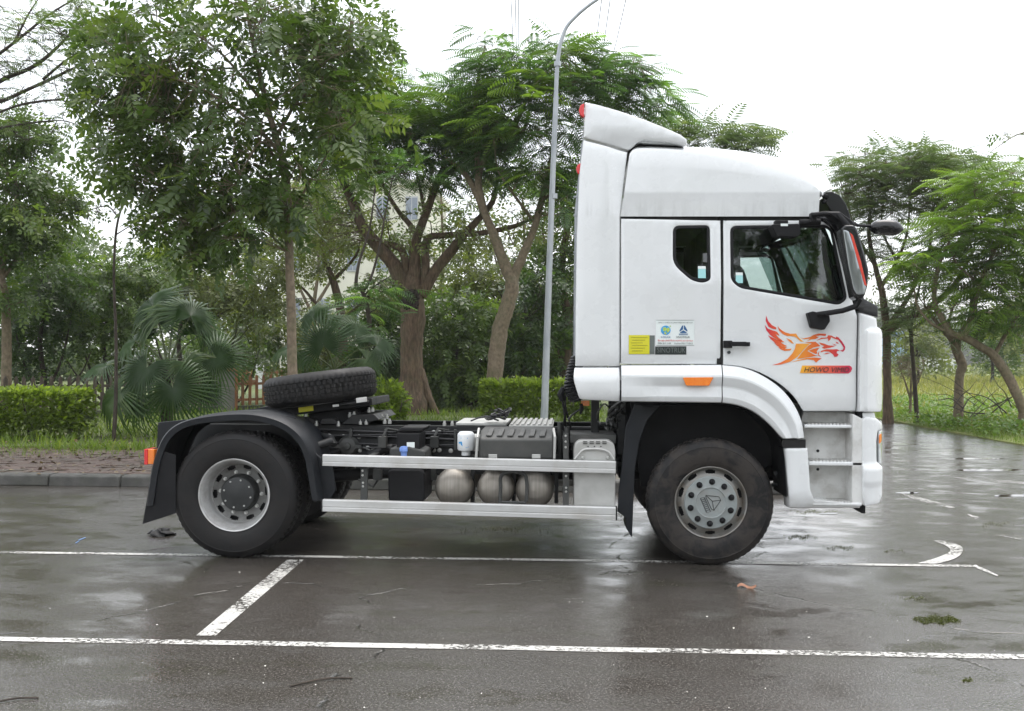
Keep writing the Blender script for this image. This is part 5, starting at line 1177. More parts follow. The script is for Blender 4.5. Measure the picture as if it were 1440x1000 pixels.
for i, (lab, Y_, cl, mt) in enumerate((
    ('dark leafy thicket tree left of the thin dark sapling', 16.0, [(60, 405, 75, 65, 1.4, 34), (40, 480, 70, 50, 1.2, 22)], 'shrub_dark'),
    ('dense green thicket tree directly behind the thin sapling', 17.5, [(150, 410, 80, 70, 1.5, 38), (140, 480, 70, 50, 1.4, 20), (200, 385, 50, 40, 1.2, 12)], 'leaf_mid'),
    ('leafy tree between the fan palm crown and the slender trunk', 21.0, [(255, 395, 50, 50, 1.4, 16), (300, 420, 55, 40, 1.4, 14), (365, 400, 45, 70, 1.6, 20)], 'leaf_olive'))):
    cx = cl[0][0]
    THICK.append(tree('thicket_tree', lab, Y_, [([(cx, 600), (cx + 3, 540), (cx - 4, 480), (cx + 6, 420), (cx, 380)], [9, 3]), ([(cx + 2, 560), (cx + 25, 510, .2), (cx + 40, 450, .3)], [5, 2]), ([(cx - 2, 560), (cx - 25, 515, -.2), (cx - 40, 460, -.3)], [5, 2]), ([(cx + 1, 570), (cx + 50, 530, .3), (cx + 70, 490, .3)], [4, 1.5]), ([(cx + 1, 570), (cx - 40, 530, .3), (cx - 60, 500, .3)], [4, 1.5])],
         [P(mt, cl, per=120, spread=.55, size=.13)], M['bark_dark'], group='thicket behind the fence'))
tree('sapling', 'thin dark sapling with an almost bare curved tip beside the fan palm', 8.8,
    [([(160, 625), (163, 560), (163, 470), (160, 390), (164, 320), (178, 275), (196, 252)], [5.5, 5, 4.5, 4, 3.2, 2.4, 1.2]), ([(166, 305), (150, 290), (118, 298)], [2.5, 1]), ([(163, 330), (185, 318), (200, 322)], [2, .8]), ([(178, 275), (170, 255), (155, 245)], [2, .8])],
    [P('leaf_dark', [(140, 300, 30, 12, .4, 5), (190, 318, 14, 8, .3, 3), (190, 258, 14, 14, .3, 3), (195, 345, 8, 8, .2, 1)], per=16, spread=.28, size=.1)], M['bark_dark'], twig=.006)
tree('gnarled_tree', 'low gnarled tree with olive leaves left of the old knotted trunk', 20.5,
    [([(481, 575), (482, 480), (478, 430), (468, 395), (455, 360), (452, 335)], [17, 15, 12, 10, 7, 5]), ([(478, 430), (450, 430), (425, 405), (400, 385)], [6, 2]), ([(468, 395), (500, 360), (510, 330)], [6, 2]), ([(480, 450), (515, 420), (530, 390)], [5, 2]), ([(455, 360), (430, 330), (410, 310)], [5, 2])],
    [P('leaf_olive', [(440, 340, 60, 60, 1.6, 26), (490, 330, 45, 60, 1.4, 14), (400, 400, 35, 40, 1.2, 10), (525, 400, 35, 40, 1.2, 9), (440, 280, 60, 40, 1.4, 12)], per=75, spread=.5, size=.13)], M['bark'])
tree('young_tree', 'thin forked young tree in front of the old knotted trunk', 13.0,
    [([(517, 600), (516, 507), (519, 450), (510, 411), (501, 402), (505, 370), (520, 320), (528, 260)], [8, 7, 7, 6, 5, 4, 3, 2]), ([(510, 411), (522, 390), (534, 345), (541, 305), (552, 250)], [5, 1.5]), ([(512, 415), (530, 400), (550, 388)], [3, 1]), ([(540, 310), (525, 285), (505, 270)], [3, 1])],
    [P('frond', [(520, 420, 40, 30, .8, 9), (555, 240, 25, 25, .6, 5)], 'frond', 6, .5, .6), P('leaf_mid', [(545, 390, 18, 12, .4, 3)], per=30, spread=.3, size=.1)], M['bark_dark'])
# --- the two big feathery trees behind the chassis
big = tree('old_tree', 'old thick-trunked tree with dark knot and many spreading limbs', 17.3,
    [([(581, 590), (580, 540), (578, 490), (581, 440), (580, 405), (580, 380)], [44, 34, 30, 36, 30, 11]),
     ([(570, 420), (558, 380), (549, 366), (531, 345), (510, 318), (497, 290), (478, 240), (470, 190), (488, 90), (495, 30)], [24, 22, 20, 18, 15, 13, 11, 9, 8, 6]),
     ([(566, 400), (570, 372), (563, 350), (540, 342)], [12, 9]), ([(581, 420), (583, 380), (583, 345), (598, 303), (612, 265), (628, 225)], [20, 7]), ([(584, 360), (588, 339), (576, 316), (561, 298), (540, 262), (530, 230)], [10, 4]),
     ([(597, 410), (598, 380), (600, 338), (625, 331), (675, 328), (720, 319), (744, 309), (768, 298)], [14, 12, 11, 9, 7.5, 6.5, 5, 4]), ([(592, 415), (612, 381), (636, 351), (650, 333), (670, 312), (692, 284), (700, 250)], [18, 16, 14, 12, 10, 8, 5]),
     ([(598, 303), (590, 260), (580, 215)], [6, 2]), ([(612, 265), (650, 225), (690, 205)], [6, 2]), ([(488, 90), (510, 70), (535, 60)], [4, 1.5]), ([(490, 110), (470, 80), (462, 60)], [4, 1.5]), ([(572, 520), (560, 560), (545, 592)], [14, 10]), ([(590, 520), (603, 560), (618, 592)], [14, 10])],
    [P('frond', [(585, 175, 115, 85, 2.0, 70), (515, 150, 60, 70, 1.6, 30), (655, 180, 65, 65, 1.6, 26), (560, 235, 80, 35, 1.6, 12), (645, 225, 70, 35, 1.6, 12), (480, 230, 45, 50, 1.5, 14), (720, 260, 45, 30, 1.4, 6)], 'frond', 9, .62, .66, droop=.8),
     P('frond_bright', [(610, 155, 80, 25, 1.2, 10, -1.2), (560, 165, 50, 25, 1.0, 7, -1.2), (660, 190, 60, 30, 1.0, 8, -1.4), (520, 230, 50, 40, 1, 5, -1)], 'frond', 8, .5, .95, droop=.5), P('leaf_olive', [(550, 310, 110, 55, 2, 22), (700, 320, 80, 45, 2, 12), (460, 320, 50, 70, 1.5, 18)], per=34, spread=.55, size=.13), P('leaf_mid', [(490, 40, 55, 60, 1.2, 20), (540, 90, 35, 45, 1, 9)], per=34, spread=.5, size=.14, droop=.7)], M['bark'])
q = pt(577, 418, 17.3 - .38); kn = MB()
for k in range(34): kn.lathe([(0, -.07), (.05, -.06), (.085, -.02), (.09, .05), (.07, .10)], (q[0] + random.uniform(-.15, .15), q[1] + random.uniform(.05, .10), q[2] + random.uniform(-.28, .14)), n=8, mod=lambda j, k: random.uniform(-.03, .03))
kn.build('knot', M['knot'], big, smooth=60)
big2 = tree('feathery_tree', 'curved-trunk feathery tree right behind the hedge beside the lamp post', 15.6,
    [([(694, 600), (695, 560), (697, 510), (703, 462), (714, 429), (720, 399), (708, 369), (693, 327), (680, 297), (666, 264), (650, 240), (627, 222)], [24, 23, 23, 22, 22, 20, 15, 12.5, 11, 9, 7, 4]),
     ([(720, 399), (726, 380), (744, 339), (753, 315), (762, 280), (772, 240), (778, 200)], [15, 5]), ([(680, 297), (672, 250), (688, 215), (708, 190), (728, 168), (740, 140)], [11, 5]), ([(688, 215), (720, 205), (738, 180), (745, 150)], [8, 4]),
     ([(672, 240), (668, 170), (672, 115), (682, 65)], [9, 3]), ([(740, 140), (770, 100, .2), (800, 70, .3)], [4, 2]), ([(740, 140), (780, 125, -.4), (840, 100, -.4), (890, 90, -.4)], [5, 2]), ([(760, 285), (800, 250, .2), (830, 230, .2)], [5, 2]), ([(753, 315), (720, 270, -.4), (700, 240, -.5)], [5, 2])],
    [P('frond', [(760, 110, 85, 70, 1.8, 46), (835, 100, 75, 65, 1.6, 38), (695, 95, 55, 55, 1.4, 24), (740, 195, 70, 60, 1.6, 26), (795, 240, 45, 85, 1.5, 28), (690, 210, 50, 45, 1.4, 12), (890, 110, 35, 45, 1.2, 14), (920, 150, 35, 25, 1.2, 9)], 'frond', 8, .55, .62, droop=.7),
     P('frond_bright', [(730, 120, 70, 40, 1.2, 10, -1.0), (700, 170, 40, 25, 1.0, 5, -1.0), (790, 70, 40, 20, .8, 4, -.6), (760, 230, 40, 30, .9, 4, -1)], 'frond', 7, .45, .8, droop=.4)], M['bark_grey'])
tree('background_tree', 'dark tree whose feathery top shows just above the cab roof', 22.0,
    [([(985, 600), (985, 420), (1000, 300), (1015, 220), (1030, 190)], [16, 3]), ([(1005, 270), (1050, 210), (1075, 195)], [5, 2]), ([(1005, 270), (960, 210), (945, 185)], [5, 2])],
    [P('frond_grey', [(1030, 195, 55, 22, 1.4, 26), (955, 185, 35, 25, 1.2, 14), (1000, 260, 70, 40, 1.5, 14)], 'frond_s', 8, .6, .75)], M['bark_dark'])
tree('background_tree', 'tall dark-trunked tree between the lamp post and the cab', 23.0,
    [([(797, 600), (796, 540), (798, 450), (790, 380), (800, 300), (795, 240)], [17, 15, 13, 10, 8, 4]), ([(792, 400), (770, 360), (762, 320)], [6, 2]), ([(798, 450), (815, 400), (830, 350)], [6, 2]), ([(796, 520), (775, 470), (760, 430)], [6, 2])],
    [P('leaf_dark', [(795, 330, 45, 60, 1.5, 24), (785, 430, 40, 50, 1.4, 14), (760, 380, 40, 50, 1.4, 12), (790, 260, 40, 40, 1.2, 10)], per=80, spread=.55, size=.14)], M['bark'])
for lab, Y_, cl, mt, cx in (
    ('leafy shrub mass between the old trunk and the curved trunk', 20.5, [(645, 470, 55, 70, 1.4, 38), (640, 525, 60, 45, 1.2, 26)], 'leaf_mid', 645),
    ('dark shrub behind the clipped hedge and the curved trunk', 21.5, [(735, 480, 60, 60, 1.5, 34), (760, 430, 40, 50, 1.2, 14), (700, 545, 60, 25, 1.2, 12)], 'shrub_dark', 735),
    ('shaded shrub behind the second fan palm', 21.0, [(540, 480, 45, 60, 1.4, 26), (500, 520, 50, 40, 1.2, 14)], 'shrub_dark', 530)):
    tree('shrub', lab, Y_, [([(cx, 585), (cx + 2, 550), (cx - 3, 500), (cx + 4, 450)], [7, 3]), ([(cx, 575), (cx + 22, 535), (cx + 35, 490)], [4, 1.5]), ([(cx, 575), (cx - 22, 535), (cx - 35, 490)], [4, 1.5]), ([(cx - 1, 578), (cx + 45, 550), (cx + 55, 515)], [3, 1.2])],
         [P(mt, cl, per=110, spread=.55, size=.15)], M['bark_dark'], cat='shrub', group='shrubs behind the big trunks', leafname='foliage')
for lab, Y_, cl, mt, cx in (
    ('leafy shrub filling the gap left of the slender trunk', 24.0, [(330, 480, 60, 50, 1.6, 26), (290, 520, 45, 30, 1.2, 10)], 'leaf_mid', 330),
    ('leafy shrub just right of the slender trunk above the spare tyre', 23.5, [(440, 470, 55, 55, 1.6, 28), (430, 530, 50, 30, 1.2, 14)], 'leaf_olive', 440),
    ('tall shrub close behind the left side of the old knotted trunk', 22.5, [(560, 430, 40, 50, 1.5, 18), (590, 500, 45, 50, 1.5, 18), (600, 550, 50, 22, 1.2, 12)], 'leaf_mid', 565),
    ('tall pale shrub behind the lamp post', 25.0, [(700, 400, 60, 50, 1.8, 24), (770, 500, 50, 50, 1.6, 22), (650, 550, 60, 22, 1.4, 14), (640, 390, 45, 40, 1.6, 12)], 'leaf_olive', 715),
    ('shrub in the shade under the rear of the cab', 24.0, [(815, 480, 40, 60, 1.5, 20), (800, 540, 40, 30, 1.2, 8)], 'shrub_dark', 812)):
    tree('shrub', lab, Y_, [([(cx, 585), (cx + 2, 550), (cx - 3, 500), (cx + 4, 450)], [7, 3]), ([(cx, 575), (cx + 22, 535), (cx + 35, 490)], [4, 1.5]), ([(cx, 575), (cx - 22, 535), (cx - 35, 490)], [4, 1.5])],
         [P(mt, cl, per=100, spread=.6, size=.15)], M['bark_dark'], cat='shrub', group='shrubs behind the big trunks', leafname='foliage')
for lab, Y_, cl, mt, cx, pt_ in (
    ('pale tree far behind the gnarled tree, in front of the apartment block', 32.0, [(440, 300, 70, 60, 2.2, 26), (480, 230, 60, 60, 2.0, 16), (400, 360, 50, 50, 2, 12)], 'leaf_olive', 445, 260),
    ('pale tree far behind the limbs of the old knotted trunk', 33.0, [(620, 310, 70, 60, 2.2, 26), (560, 360, 60, 40, 2.0, 14), (660, 390, 60, 40, 2, 14)], 'leaf_mid', 620, 270),
    ('pale tree far behind the curved trunk and the lamp post', 31.0, [(730, 330, 60, 60, 2.2, 24), (790, 300, 40, 60, 2.0, 12), (700, 250, 50, 40, 2, 10)], 'leaf_olive', 735, 280),
    ('pale tree far behind the gap left of the slender trunk', 30.0, [(290, 380, 60, 40, 2.0, 18), (350, 350, 45, 50, 1.8, 14), (230, 420, 50, 30, 1.8, 10)], 'leaf_mid', 300, 350)):
    tree('far_tree', lab, Y_, [([(cx, 580), (cx + 2, 520), (cx - 4, 440), (cx + 3, 370), (cx, pt_)], [9, 2.5]), ([(cx - 2, 450), (cx - 30, 390, .3), (cx - 45, 340, .3)], [5, 1.5]), ([(cx - 1, 430), (cx + 28, 380, .3), (cx + 45, 330, .4)], [5, 1.5])],
         [P(mt, cl, per=54, spread=.8, size=.17)], M['bark_grey'], group='pale trees in the second row')
# --- hedges and the round shrub
def hedge(name, label, px0, px1, ptop, Y0, Y1, n, mat, round_=False, size=.10):
    a, b = pt(px0, ptop, Y0), pt(px1, ptop, Y0); x0, x1 = a[0], b[0]; z1 = a[2]; g = ground_z((x0 + x1) / 2, Y0)
    root = empty(name, ((x0 + x1) / 2, (Y0 + Y1) / 2, g), label, 'hedge' if not round_ else 'shrub')
    u = rng.random((n, 3)); c = np.array([(x0 + x1) / 2, (Y0 + Y1) / 2, (g + z1) / 2]); size *= 1.15; hs = np.array([(x1 - x0) / 2, (Y1 - Y0) / 2, (z1 - g) / 2])
    if round_:
        e_ = ell(n, 4); ph_ = np.arctan2(e_[:, 1], e_[:, 0]); e_ *= (1 + .20 * np.sin(3 * ph_ + 1) * np.cos(4 * e_[:, 2]) + .14 * np.sin(7 * e_[:, 0] + 5 * e_[:, 2]))[:, None]; pos = c + e_ * hs
    else:
        pos = (u * 2 - 1); k = rng.integers(0, 5, n); ax = np.where(k < 2, 1, np.where(k < 4, 2, 0)); sg = np.where((k == 0) | (k == 1), -1, np.where(k == 4, np.sign(u[:, 0] - .5), 1))
        m_ = rng.random(n) < .8; pos[np.arange(n)[m_], ax[m_]] = (sg * rng.uniform(.75, 1.02, n))[m_]; low = pos[:, 2] < -.55; pos[low & (rng.random(n) < .6), 2] += .7
        spr = rng.random(n) < .10; pos[spr, 2] *= rng.uniform(1.0, 1.22, spr.sum()); pos[spr, 1] *= rng.uniform(1.0, 1.2, spr.sum())
        bump = .16 * np.sin(pos[:, 0] * 9 + 1) * np.cos(pos[:, 2] * 4) + .07 * np.sin(pos[:, 0] * 21); pos = pos * (1 + bump[:, None] * np.array([.05, .5, .45])); pos = c + pos * hs
    d = unit(pos - c) + .7 * rng.normal(size=(n, 3)); d[:, 2] += .3; V, T = scatter(LEAF, pos, d, np.array([0, -.3, 1.]) + .6 * rng.normal(size=(n, 3)), size * rng.uniform(.6, 1.3, n))
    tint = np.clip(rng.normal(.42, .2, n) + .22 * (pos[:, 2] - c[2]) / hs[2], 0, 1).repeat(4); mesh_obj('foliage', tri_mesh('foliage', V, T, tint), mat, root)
    m = MB()
    for i in range(max(3, int((x1 - x0) / .28))):
        x = x0 + (x1 - x0) * (i + .5 + random.uniform(-.2, .2)) / max(3, int((x1 - x0) / .28)); y = random.uniform(Y0 + .1, Y1 - .1)
        for k in range(3): m.tube([(x, y, g - .05), (x + random.uniform(-.05, .05), y, g + .3), (x + random.uniform(-.2, .2), y + random.uniform(-.1, .1), g + (z1 - g) * .8)], [.014, .010, .005], 5)
    m.build('stems', M['bark_dark'], root)['kind'] = 'stuff'; return root
hedge('clipped_hedge', 'bright clipped hedge at the left edge in front of the fence', -60, 102, 551, 8.6, 9.6, 5200, M['hedge'])
hedge('clipped_hedge', 'bright clipped hedge between the curved trunk and the lamp post', 677, 836, 538, 13.2, 14.4, 5600, M['hedge'])
hedge('round_shrub', 'small bright shrub just right of the spare tyre', 517, 566, 538, 11.0, 11.9, 2000, M['hedge'], True)
# --- fan palms: every leaf its own part
def fan_mesh(n=30, droop=.35, span=290):
    V = [(0, 0, 0)]; T = []
    for k in range(n):
        a = math.radians(-span / 2 + span * (k + .5) / n); h = math.radians(span / n) * .5; L = 1 - .22 * abs(a) / math.radians(span / 2); L *= random.uniform(.92, 1.04)
        def p(ang, r_, z): return (math.sin(ang) * r_, math.cos(ang) * r_ * 1.0, z)
        b = len(V); r1, r2 = .36 * L, .68 * L; dr = droop * random.uniform(.6, 1.5)
        V += [p(a - h, r1, -.02), p(a, r1, .045), p(a + h, r1, -.02), p(a - h * .38, r2, -.05 - dr * .18), p(a + h * .38, r2, -.05 - dr * .18), p(a + random.uniform(-.03, .03), L, -.06 - dr * .75)]
        T += [(0, b + 1, b), (0, b + 2, b + 1), (b, b + 1, b + 3), (b + 1, b + 2, b + 4), (b + 1, b + 4, b + 3), (b + 3, b + 4, b + 5)]
    V = np.array(V); return tri_mesh('fan_leaf', V, np.array(T), np.clip(rng.normal(.45, .2) + rng.normal(0, .12, len(V)), 0, 1))
FAN = [fan_mesh(38, .3), fan_mesh(40, .55), fan_mesh(36, .85), fan_mesh(38, .45)]
for f_ in FAN: f_.materials.append(M['palm'])
def palm(name, label, heart, Y, basepy, leaves_):
    h = Vector(pt(*heart, Y)); g = ground_z(h.x, h.y); root = empty(name, (h.x, h.y, g), label, 'palm')
    m = MB(); m.tube(spline([(h.x + .05, h.y, g - .1), (h.x, h.y, g + .2), (h.x - .02, h.y, (g + h.z) / 2), (h.x, h.y, h.z)], 4), list(np.linspace(.14, .1, 13)), 12, wob=.12); m.build('trunk', M['bark_dark'], root)
    for i, (a, b, dY, R_px, face, roll) in enumerate(leaves_):
        c = Vector(pt(a, b, Y + dY)); ax = (c - h); L = ax.length; ax.normalize()
        pet = MB(); mid = (c + h) / 2 + Vector((0, 0, .12 * L)); pet.tube(spline([tuple(h), tuple(mid), tuple(c)], 4), list(np.linspace(.022, .012, 9)), 6); pet.build('leaf_stalk', M['palm_stalk'], root, smooth=60)
        nrm = (Vector((0, -1, 0)) * face + Vector((0, 0, 1)) * (1 - face) + Vector((roll, 0, 0))).normalized()
        d = ax * .8 + Vector((0, 0, -.35 if ax.z < .5 else .1)); d = (d - nrm * d.dot(nrm)).normalized(); X = d.cross(nrm).normalized(); s = R_px * mpp(Y + dY)
        o = bpy.data.objects.new('fan_leaf', FAN[i % 4]); COL.objects.link(o); o.parent = root
        R3 = Matrix((X, d, nrm)).transposed().to_4x4(); o.matrix_parent_inverse = Matrix.Translation(-Vector(root['_w'])); o.matrix_basis = Matrix.Translation(c) @ R3 @ Matrix.Scale(s, 4)
    return root
M['palm_stalk'] = pm('palm_stalk', (.06, .085, .025), (.09, .11, .035), 8, .5)
palm('fan_palm', 'fan palm with drooping leaves left of the rear mudguard', (236, 520), 9.6, 600,
     [(206, 517, -.5, 70, .7, -.1), (243, 545, -.7, 80, .85, .05), (168, 550, -.4, 80, .6, -.35), (304, 503, -.2, 63, .75, .3), (150, 514, .2, 58, .25, -.2), (222, 452, .2, 75, .55, -.25), (246, 437, .3, 80, .4, .15), (268, 445, .1, 70, .5, .4), (215, 430, .5, 68, .5, -.3), (285, 470, .4, 61, .35, .3), (262, 510, -.4, 61, .6, .2), (190, 480, .3, 65, .4, -.4), (285, 545, -.1, 56, .6, .4), (200, 560, -.1, 63, .7, -.2)])
palm('fan_palm', 'second fan palm behind the spare tyre right of the slender trunk', (470, 520), 11.0, 600,
     [(455, 486, -.4, 59, .9, 0), (441, 448, .1, 52, .6, -.3), (482, 455, .3, 50, .5, .1), (500, 470, .1, 50, .6, .3), (530, 485, .0, 46, .5, .4), (405, 490, .1, 46, .3, -.3), (515, 505, -.2, 46, .6, .3), (430, 500, .0, 46, .5, -.3)])
# --- right of the picture
r1 = tree('umbrella_tree', 'tall umbrella-crowned tree right against the front of the cab', 19.5,
    [([(1249, 600), (1248, 556), (1247, 500), (1246, 462), (1241, 415), (1231, 375), (1222, 330), (1225, 280)], [14, 12, 11, 10.5, 9, 7, 5.5, 3]), ([(1246, 466), (1270, 452), (1295, 440), (1318, 424), (1345, 396), (1370, 350)], [10, 10, 9, 8, 6, 3]), ([(1247, 462), (1262, 441), (1279, 415), (1298, 377), (1307, 350), (1312, 300)], [8, 7, 6, 5, 4, 2]),
     ([(1238, 405), (1260, 370), (1275, 330), (1280, 280)], [6, 2]), ([(1231, 375), (1205, 330), (1190, 280)], [5, 2]), ([(1298, 377), (1330, 340), (1350, 300)], [4, 1.5]), ([(1262, 370), (1240, 320), (1245, 270)], [4, 1.5])],
    [P('frond_grey', [(1275, 232, 100, 28, 2.2, 72), (1335, 242, 70, 28, 2.0, 44), (1212, 275, 48, 45, 1.8, 40), (1280, 285, 95, 38, 2.0, 40), (1340, 300, 60, 40, 1.8, 24), (1230, 345, 55, 45, 1.4, 20), (1300, 360, 50, 35, 1.4, 12)], 'frond_s', 8, .6, .52, droop=.35),
     P('leaf_olive', [(1255, 400, 35, 40, 1.0, 8), (1330, 280, 40, 25, 1.0, 8)], per=30, spread=.5, size=.1)], M['bark'])
r3 = tree('leaning_tree', 'bright green feathery tree with arched leaning trunk at the right edge', 15.5,
    [([(1440, 585), (1438, 573), (1419, 533), (1398, 501), (1381, 489), (1356, 474), (1337, 468), (1322, 443), (1314, 424), (1318, 380), (1335, 340)], [15, 14, 13, 12, 11, 10, 9, 8, 7, 5, 3]), ([(1356, 474), (1368, 440), (1378, 400), (1400, 350), (1420, 300)], [8, 3]), ([(1337, 468), (1310, 455), (1290, 430), (1285, 400)], [5, 2]), ([(1378, 400), (1345, 370), (1330, 330)], [4, 2]),
     ([(1398, 501), (1420, 460), (1450, 420)], [6, 3]), ([(1400, 350), (1440, 320), (1480, 300)], [4, 2]), ([(1398, 360), (1380, 310), (1370, 270)], [4, 1.5]), ([(1500, 130), (1450, 180), (1425, 192), (1395, 212)], [3, 1])],
    [P('frond_bright', [(1400, 260, 75, 25, 1.6, 26), (1420, 310, 60, 35, 1.5, 24), (1350, 320, 45, 40, 1.4, 16), (1420, 390, 45, 40, 1.4, 20), (1300, 390, 35, 40, 1.0, 9), (1380, 420, 40, 40, 1.2, 8)], 'frond', 9, .55, .66, droop=.5, bright=.1),
     P('frond', [(1420, 350, 50, 40, 1.4, 16, .8), (1410, 440, 50, 40, 1.2, 12), (1360, 360, 50, 40, 1.2, 10, .8)], 'frond', 8, .55, .72), P('leaf_dark', [(1412, 190, 14, 6, .2, 2)], per=9, spread=.18, size=.12)], M['bark_grey'])
tree('pale_trunk_tree', 'pale straight-trunked tree standing left of the arched leaning trunk', 17.5,
    [([(1347, 590), (1348, 575), (1349, 531), (1353, 514), (1344, 491), (1339, 478), (1320, 457), (1300, 430)], [14, 13, 12, 13, 11, 9, 6, 3]), ([(1346, 495), (1350, 470), (1364, 447), (1368, 410), (1375, 370)], [9, 3]), ([(1339, 480), (1335, 450), (1345, 420)], [5, 2])],
    [P('frond_grey', [(1340, 400, 50, 40, 1.3, 14), (1310, 440, 40, 25, 1.2, 7)], 'frond_s', 7, .55, .6)], M['bark_grey'])
tree('young_tree', 'thin upright young tree close to the front of the cab', 19.0,
    [([(1289, 580), (1288, 565), (1285, 522), (1281, 464), (1287, 430), (1295, 395)], [6, 6, 5.5, 5, 4, 2]), ([(1282, 470), (1268, 445), (1262, 430)], [3, 1]), ([(1281, 464), (1300, 450), (1312, 445)], [3, 1])],
    [P('frond_grey', [(1280, 440, 35, 25, 1.0, 10), (1270, 470, 25, 20, .8, 4)], 'frond_s', 6, .5, .6)], M['bark_dark'])
tree('bare_bush', 'leafless grey bush beside the thin young tree', 21.0,
    [([(1280, 575), (1281, 545), (1282, 520)], [4, 2]), ([(1280, 560), (1272, 535), (1262, 510)], [3, 1]), ([(1280, 560), (1292, 535), (1300, 512)], [3, 1])],
    [P('dry', [(1280, 515, 26, 20, 1.0, 40)], 'slim', 14, .35, .09)] if False else [P('leaf_olive', [(1280, 518, 26, 18, 1.0, 45)], 'slim', 6, .3, .06)], M['bark_grey'], cat='bush', twig=.012)
for lab, Y_, cl, mt, cx in (
    ('hazy rounded tree far out in the field left of the white house', 62.0, [(1290, 480, 30, 35, 2.5, 26)], 'leaf_olive', 1290),
    ('hazy broad tree far out in the field behind the arched trunk', 70.0, [(1395, 478, 40, 36, 3, 34)], 'leaf_mid', 1395),
    ('hazy tall tree at the right edge far out in the field', 66.0, [(1445, 460, 35, 55, 3, 34)], 'leaf_olive', 1445)):
    tree('field_tree', lab, Y_, [([(cx, 540), (cx + 1, 520), (cx - 1, 490), (cx, 460)], [5, 2]), ([(cx, 505), (cx + 14, 480), (cx + 20, 465)], [3, 1]), ([(cx, 505), (cx - 14, 480), (cx - 20, 465)], [3, 1])],
         [P(mt, cl, per=60, spread=1.2, size=.3)], M['bark_dark'], group='hazy trees in the far field')
rb = empty('fallen_branches', tuple(gp(1400, 590, .12)), 'heap of fallen bare branches at the foot of the leaning trunk', 'branches')
m = MB()
for k in range(17):
    a = random.uniform(1335, 1440); b = random.uniform(560, 585); Y_ = 15.5 + random.uniform(-.6, 1.6); L = random.uniform(25, 80) * random.choice((-1, 1)); hgt = random.uniform(-2, 45)
    m.tube([pt(*p, Y_ + dy) for *p, dy in spline([(a, b + 6, 0), (a + L * .35, b - hgt * .35 + random.uniform(-6, 6), .1), (a + L * .7, b - hgt * .7 + random.uniform(-8, 8), .2), (a + L, b - hgt, .3)], 3)], list(np.linspace(random.uniform(.008, .02), .004, 10)), 5)
m.build('branch', M['bark_dark'], rb)
# --- grasses and ground cover (nobody could count these)
def blades(name, label, cat, pos, h, mat, tpl=BLADE, lean=.45):
    n = len(pos); d = rng.normal(size=(n, 3)) * lean; d[:, 2] = 1; nr = rng.normal(size=(n, 3)); nr[:, 2] *= .2; V, T = scatter(tpl, pos, d, nr, h)
    return tag(mesh_obj(name, tri_mesh(name, V, T, np.clip(rng.normal(.45, .22, n), 0, 1).repeat(len(tpl[0]))), mat), label, cat, kind='stuff')
def on_ground(x, y): return np.array([ground_z(a, b) for a, b in zip(x, y)])
n = 30000; x = rng.uniform(-16, CORNER, n); y = 7.2 + 13 * rng.random(n) ** 1.6; k = np.sin(x * 1.7) * np.sin(y * 2.3 + 1) + rng.normal(0, .45, n) > -.05; x, y = x[k], y[k]
blades('grass', 'green grass growing along the verge below the fence', 'grass', np.stack([x, y, on_ground(x, y)], 1), rng.uniform(.08, .26, len(x)), M['grass'])
n = 2600; x = rng.uniform(-11, -5, n); y = rng.uniform(5.8, 7.6, n); k = rng.random(n) < (y - 5.6) / 2; x, y = x[k], y[k]
blades('weeds', 'short weeds creeping over the pavement edge', 'weeds', np.stack([x, y, np.full(len(x), .13)], 1), rng.uniform(.04, .14, len(x)), M['grass'])
n = 1500; x = rng.uniform(-13, -4.5, n); y = rng.uniform(3.5, 10, n); z = np.where(y < 7.6, .152, on_ground(x, y) + .02) + rng.uniform(0, .02, n)
d = rng.normal(size=(n, 3)); d[:, 2] *= .15; V, T = scatter(LEAF, np.stack([x, y, z], 1), d, np.array([0, 0, 1.]) + .3 * rng.normal(size=(n, 3)), rng.uniform(.05, .11, n))
tag(mesh_obj('leaf_litter', tri_mesh('leaf_litter', V, T, rng.random(n).repeat(4)), M['dry_leaf']), 'brown fallen leaves littering the pavement and verge', 'litter', kind='stuff')
n = 26000; x = 9.75 + 9 * rng.random(n) ** 1.4; y = rng.uniform(9, 34, n); k = (np.sin(x * 1.3 + y * .8) + np.sin(y * 1.9) * .7 + rng.normal(0, .5, n) > -.2) & ~((x < 11.2) & (y > 22)); x, y = x[k], y[k]
hgt = rng.uniform(.02, .28, len(x)); pos = np.stack([x + rng.normal(0, .1, len(x)), y, on_ground(x, y) + hgt], 1)
d = rng.normal(size=(len(x), 3)); d[:, 2] = np.abs(d[:, 2]) * .5; V, T = scatter(LEAF, pos, d, np.array([0, 0, 1.]) + .5 * rng.normal(size=(len(x), 3)), rng.uniform(.07, .16, len(x)))
tag(mesh_obj('ground_cover', tri_mesh('ground_cover', V, T, np.clip(rng.normal(.45, .2, len(x)), 0, 1).repeat(4)), M['cover']), 'low leafy ground cover along the kerbless road edge', 'ground cover', kind='stuff')
n = 14000; x = 9.68 + 2.6 * rng.random(n); y = rng.uniform(8, 26, n); blades('verge_grass', 'short bright grass along the road edge at the right', 'grass', np.stack([x, y, on_ground(np.maximum(x, 9.71), y) - .01], 1), rng.uniform(.04, .15, n), M['grass'])
n = 26000; x = rng.uniform(10, 48, n); y = rng.uniform(14, 90, n); x = np.where(y * .45 + 3 > x - 2, x, x); blades('field_grass', 'tall yellowish grass of the open field', 'grass', np.stack([x, y, on_ground(x, y)], 1), rng.uniform(.10, .32, n) * (1 + y / 60), M['field_blade'])
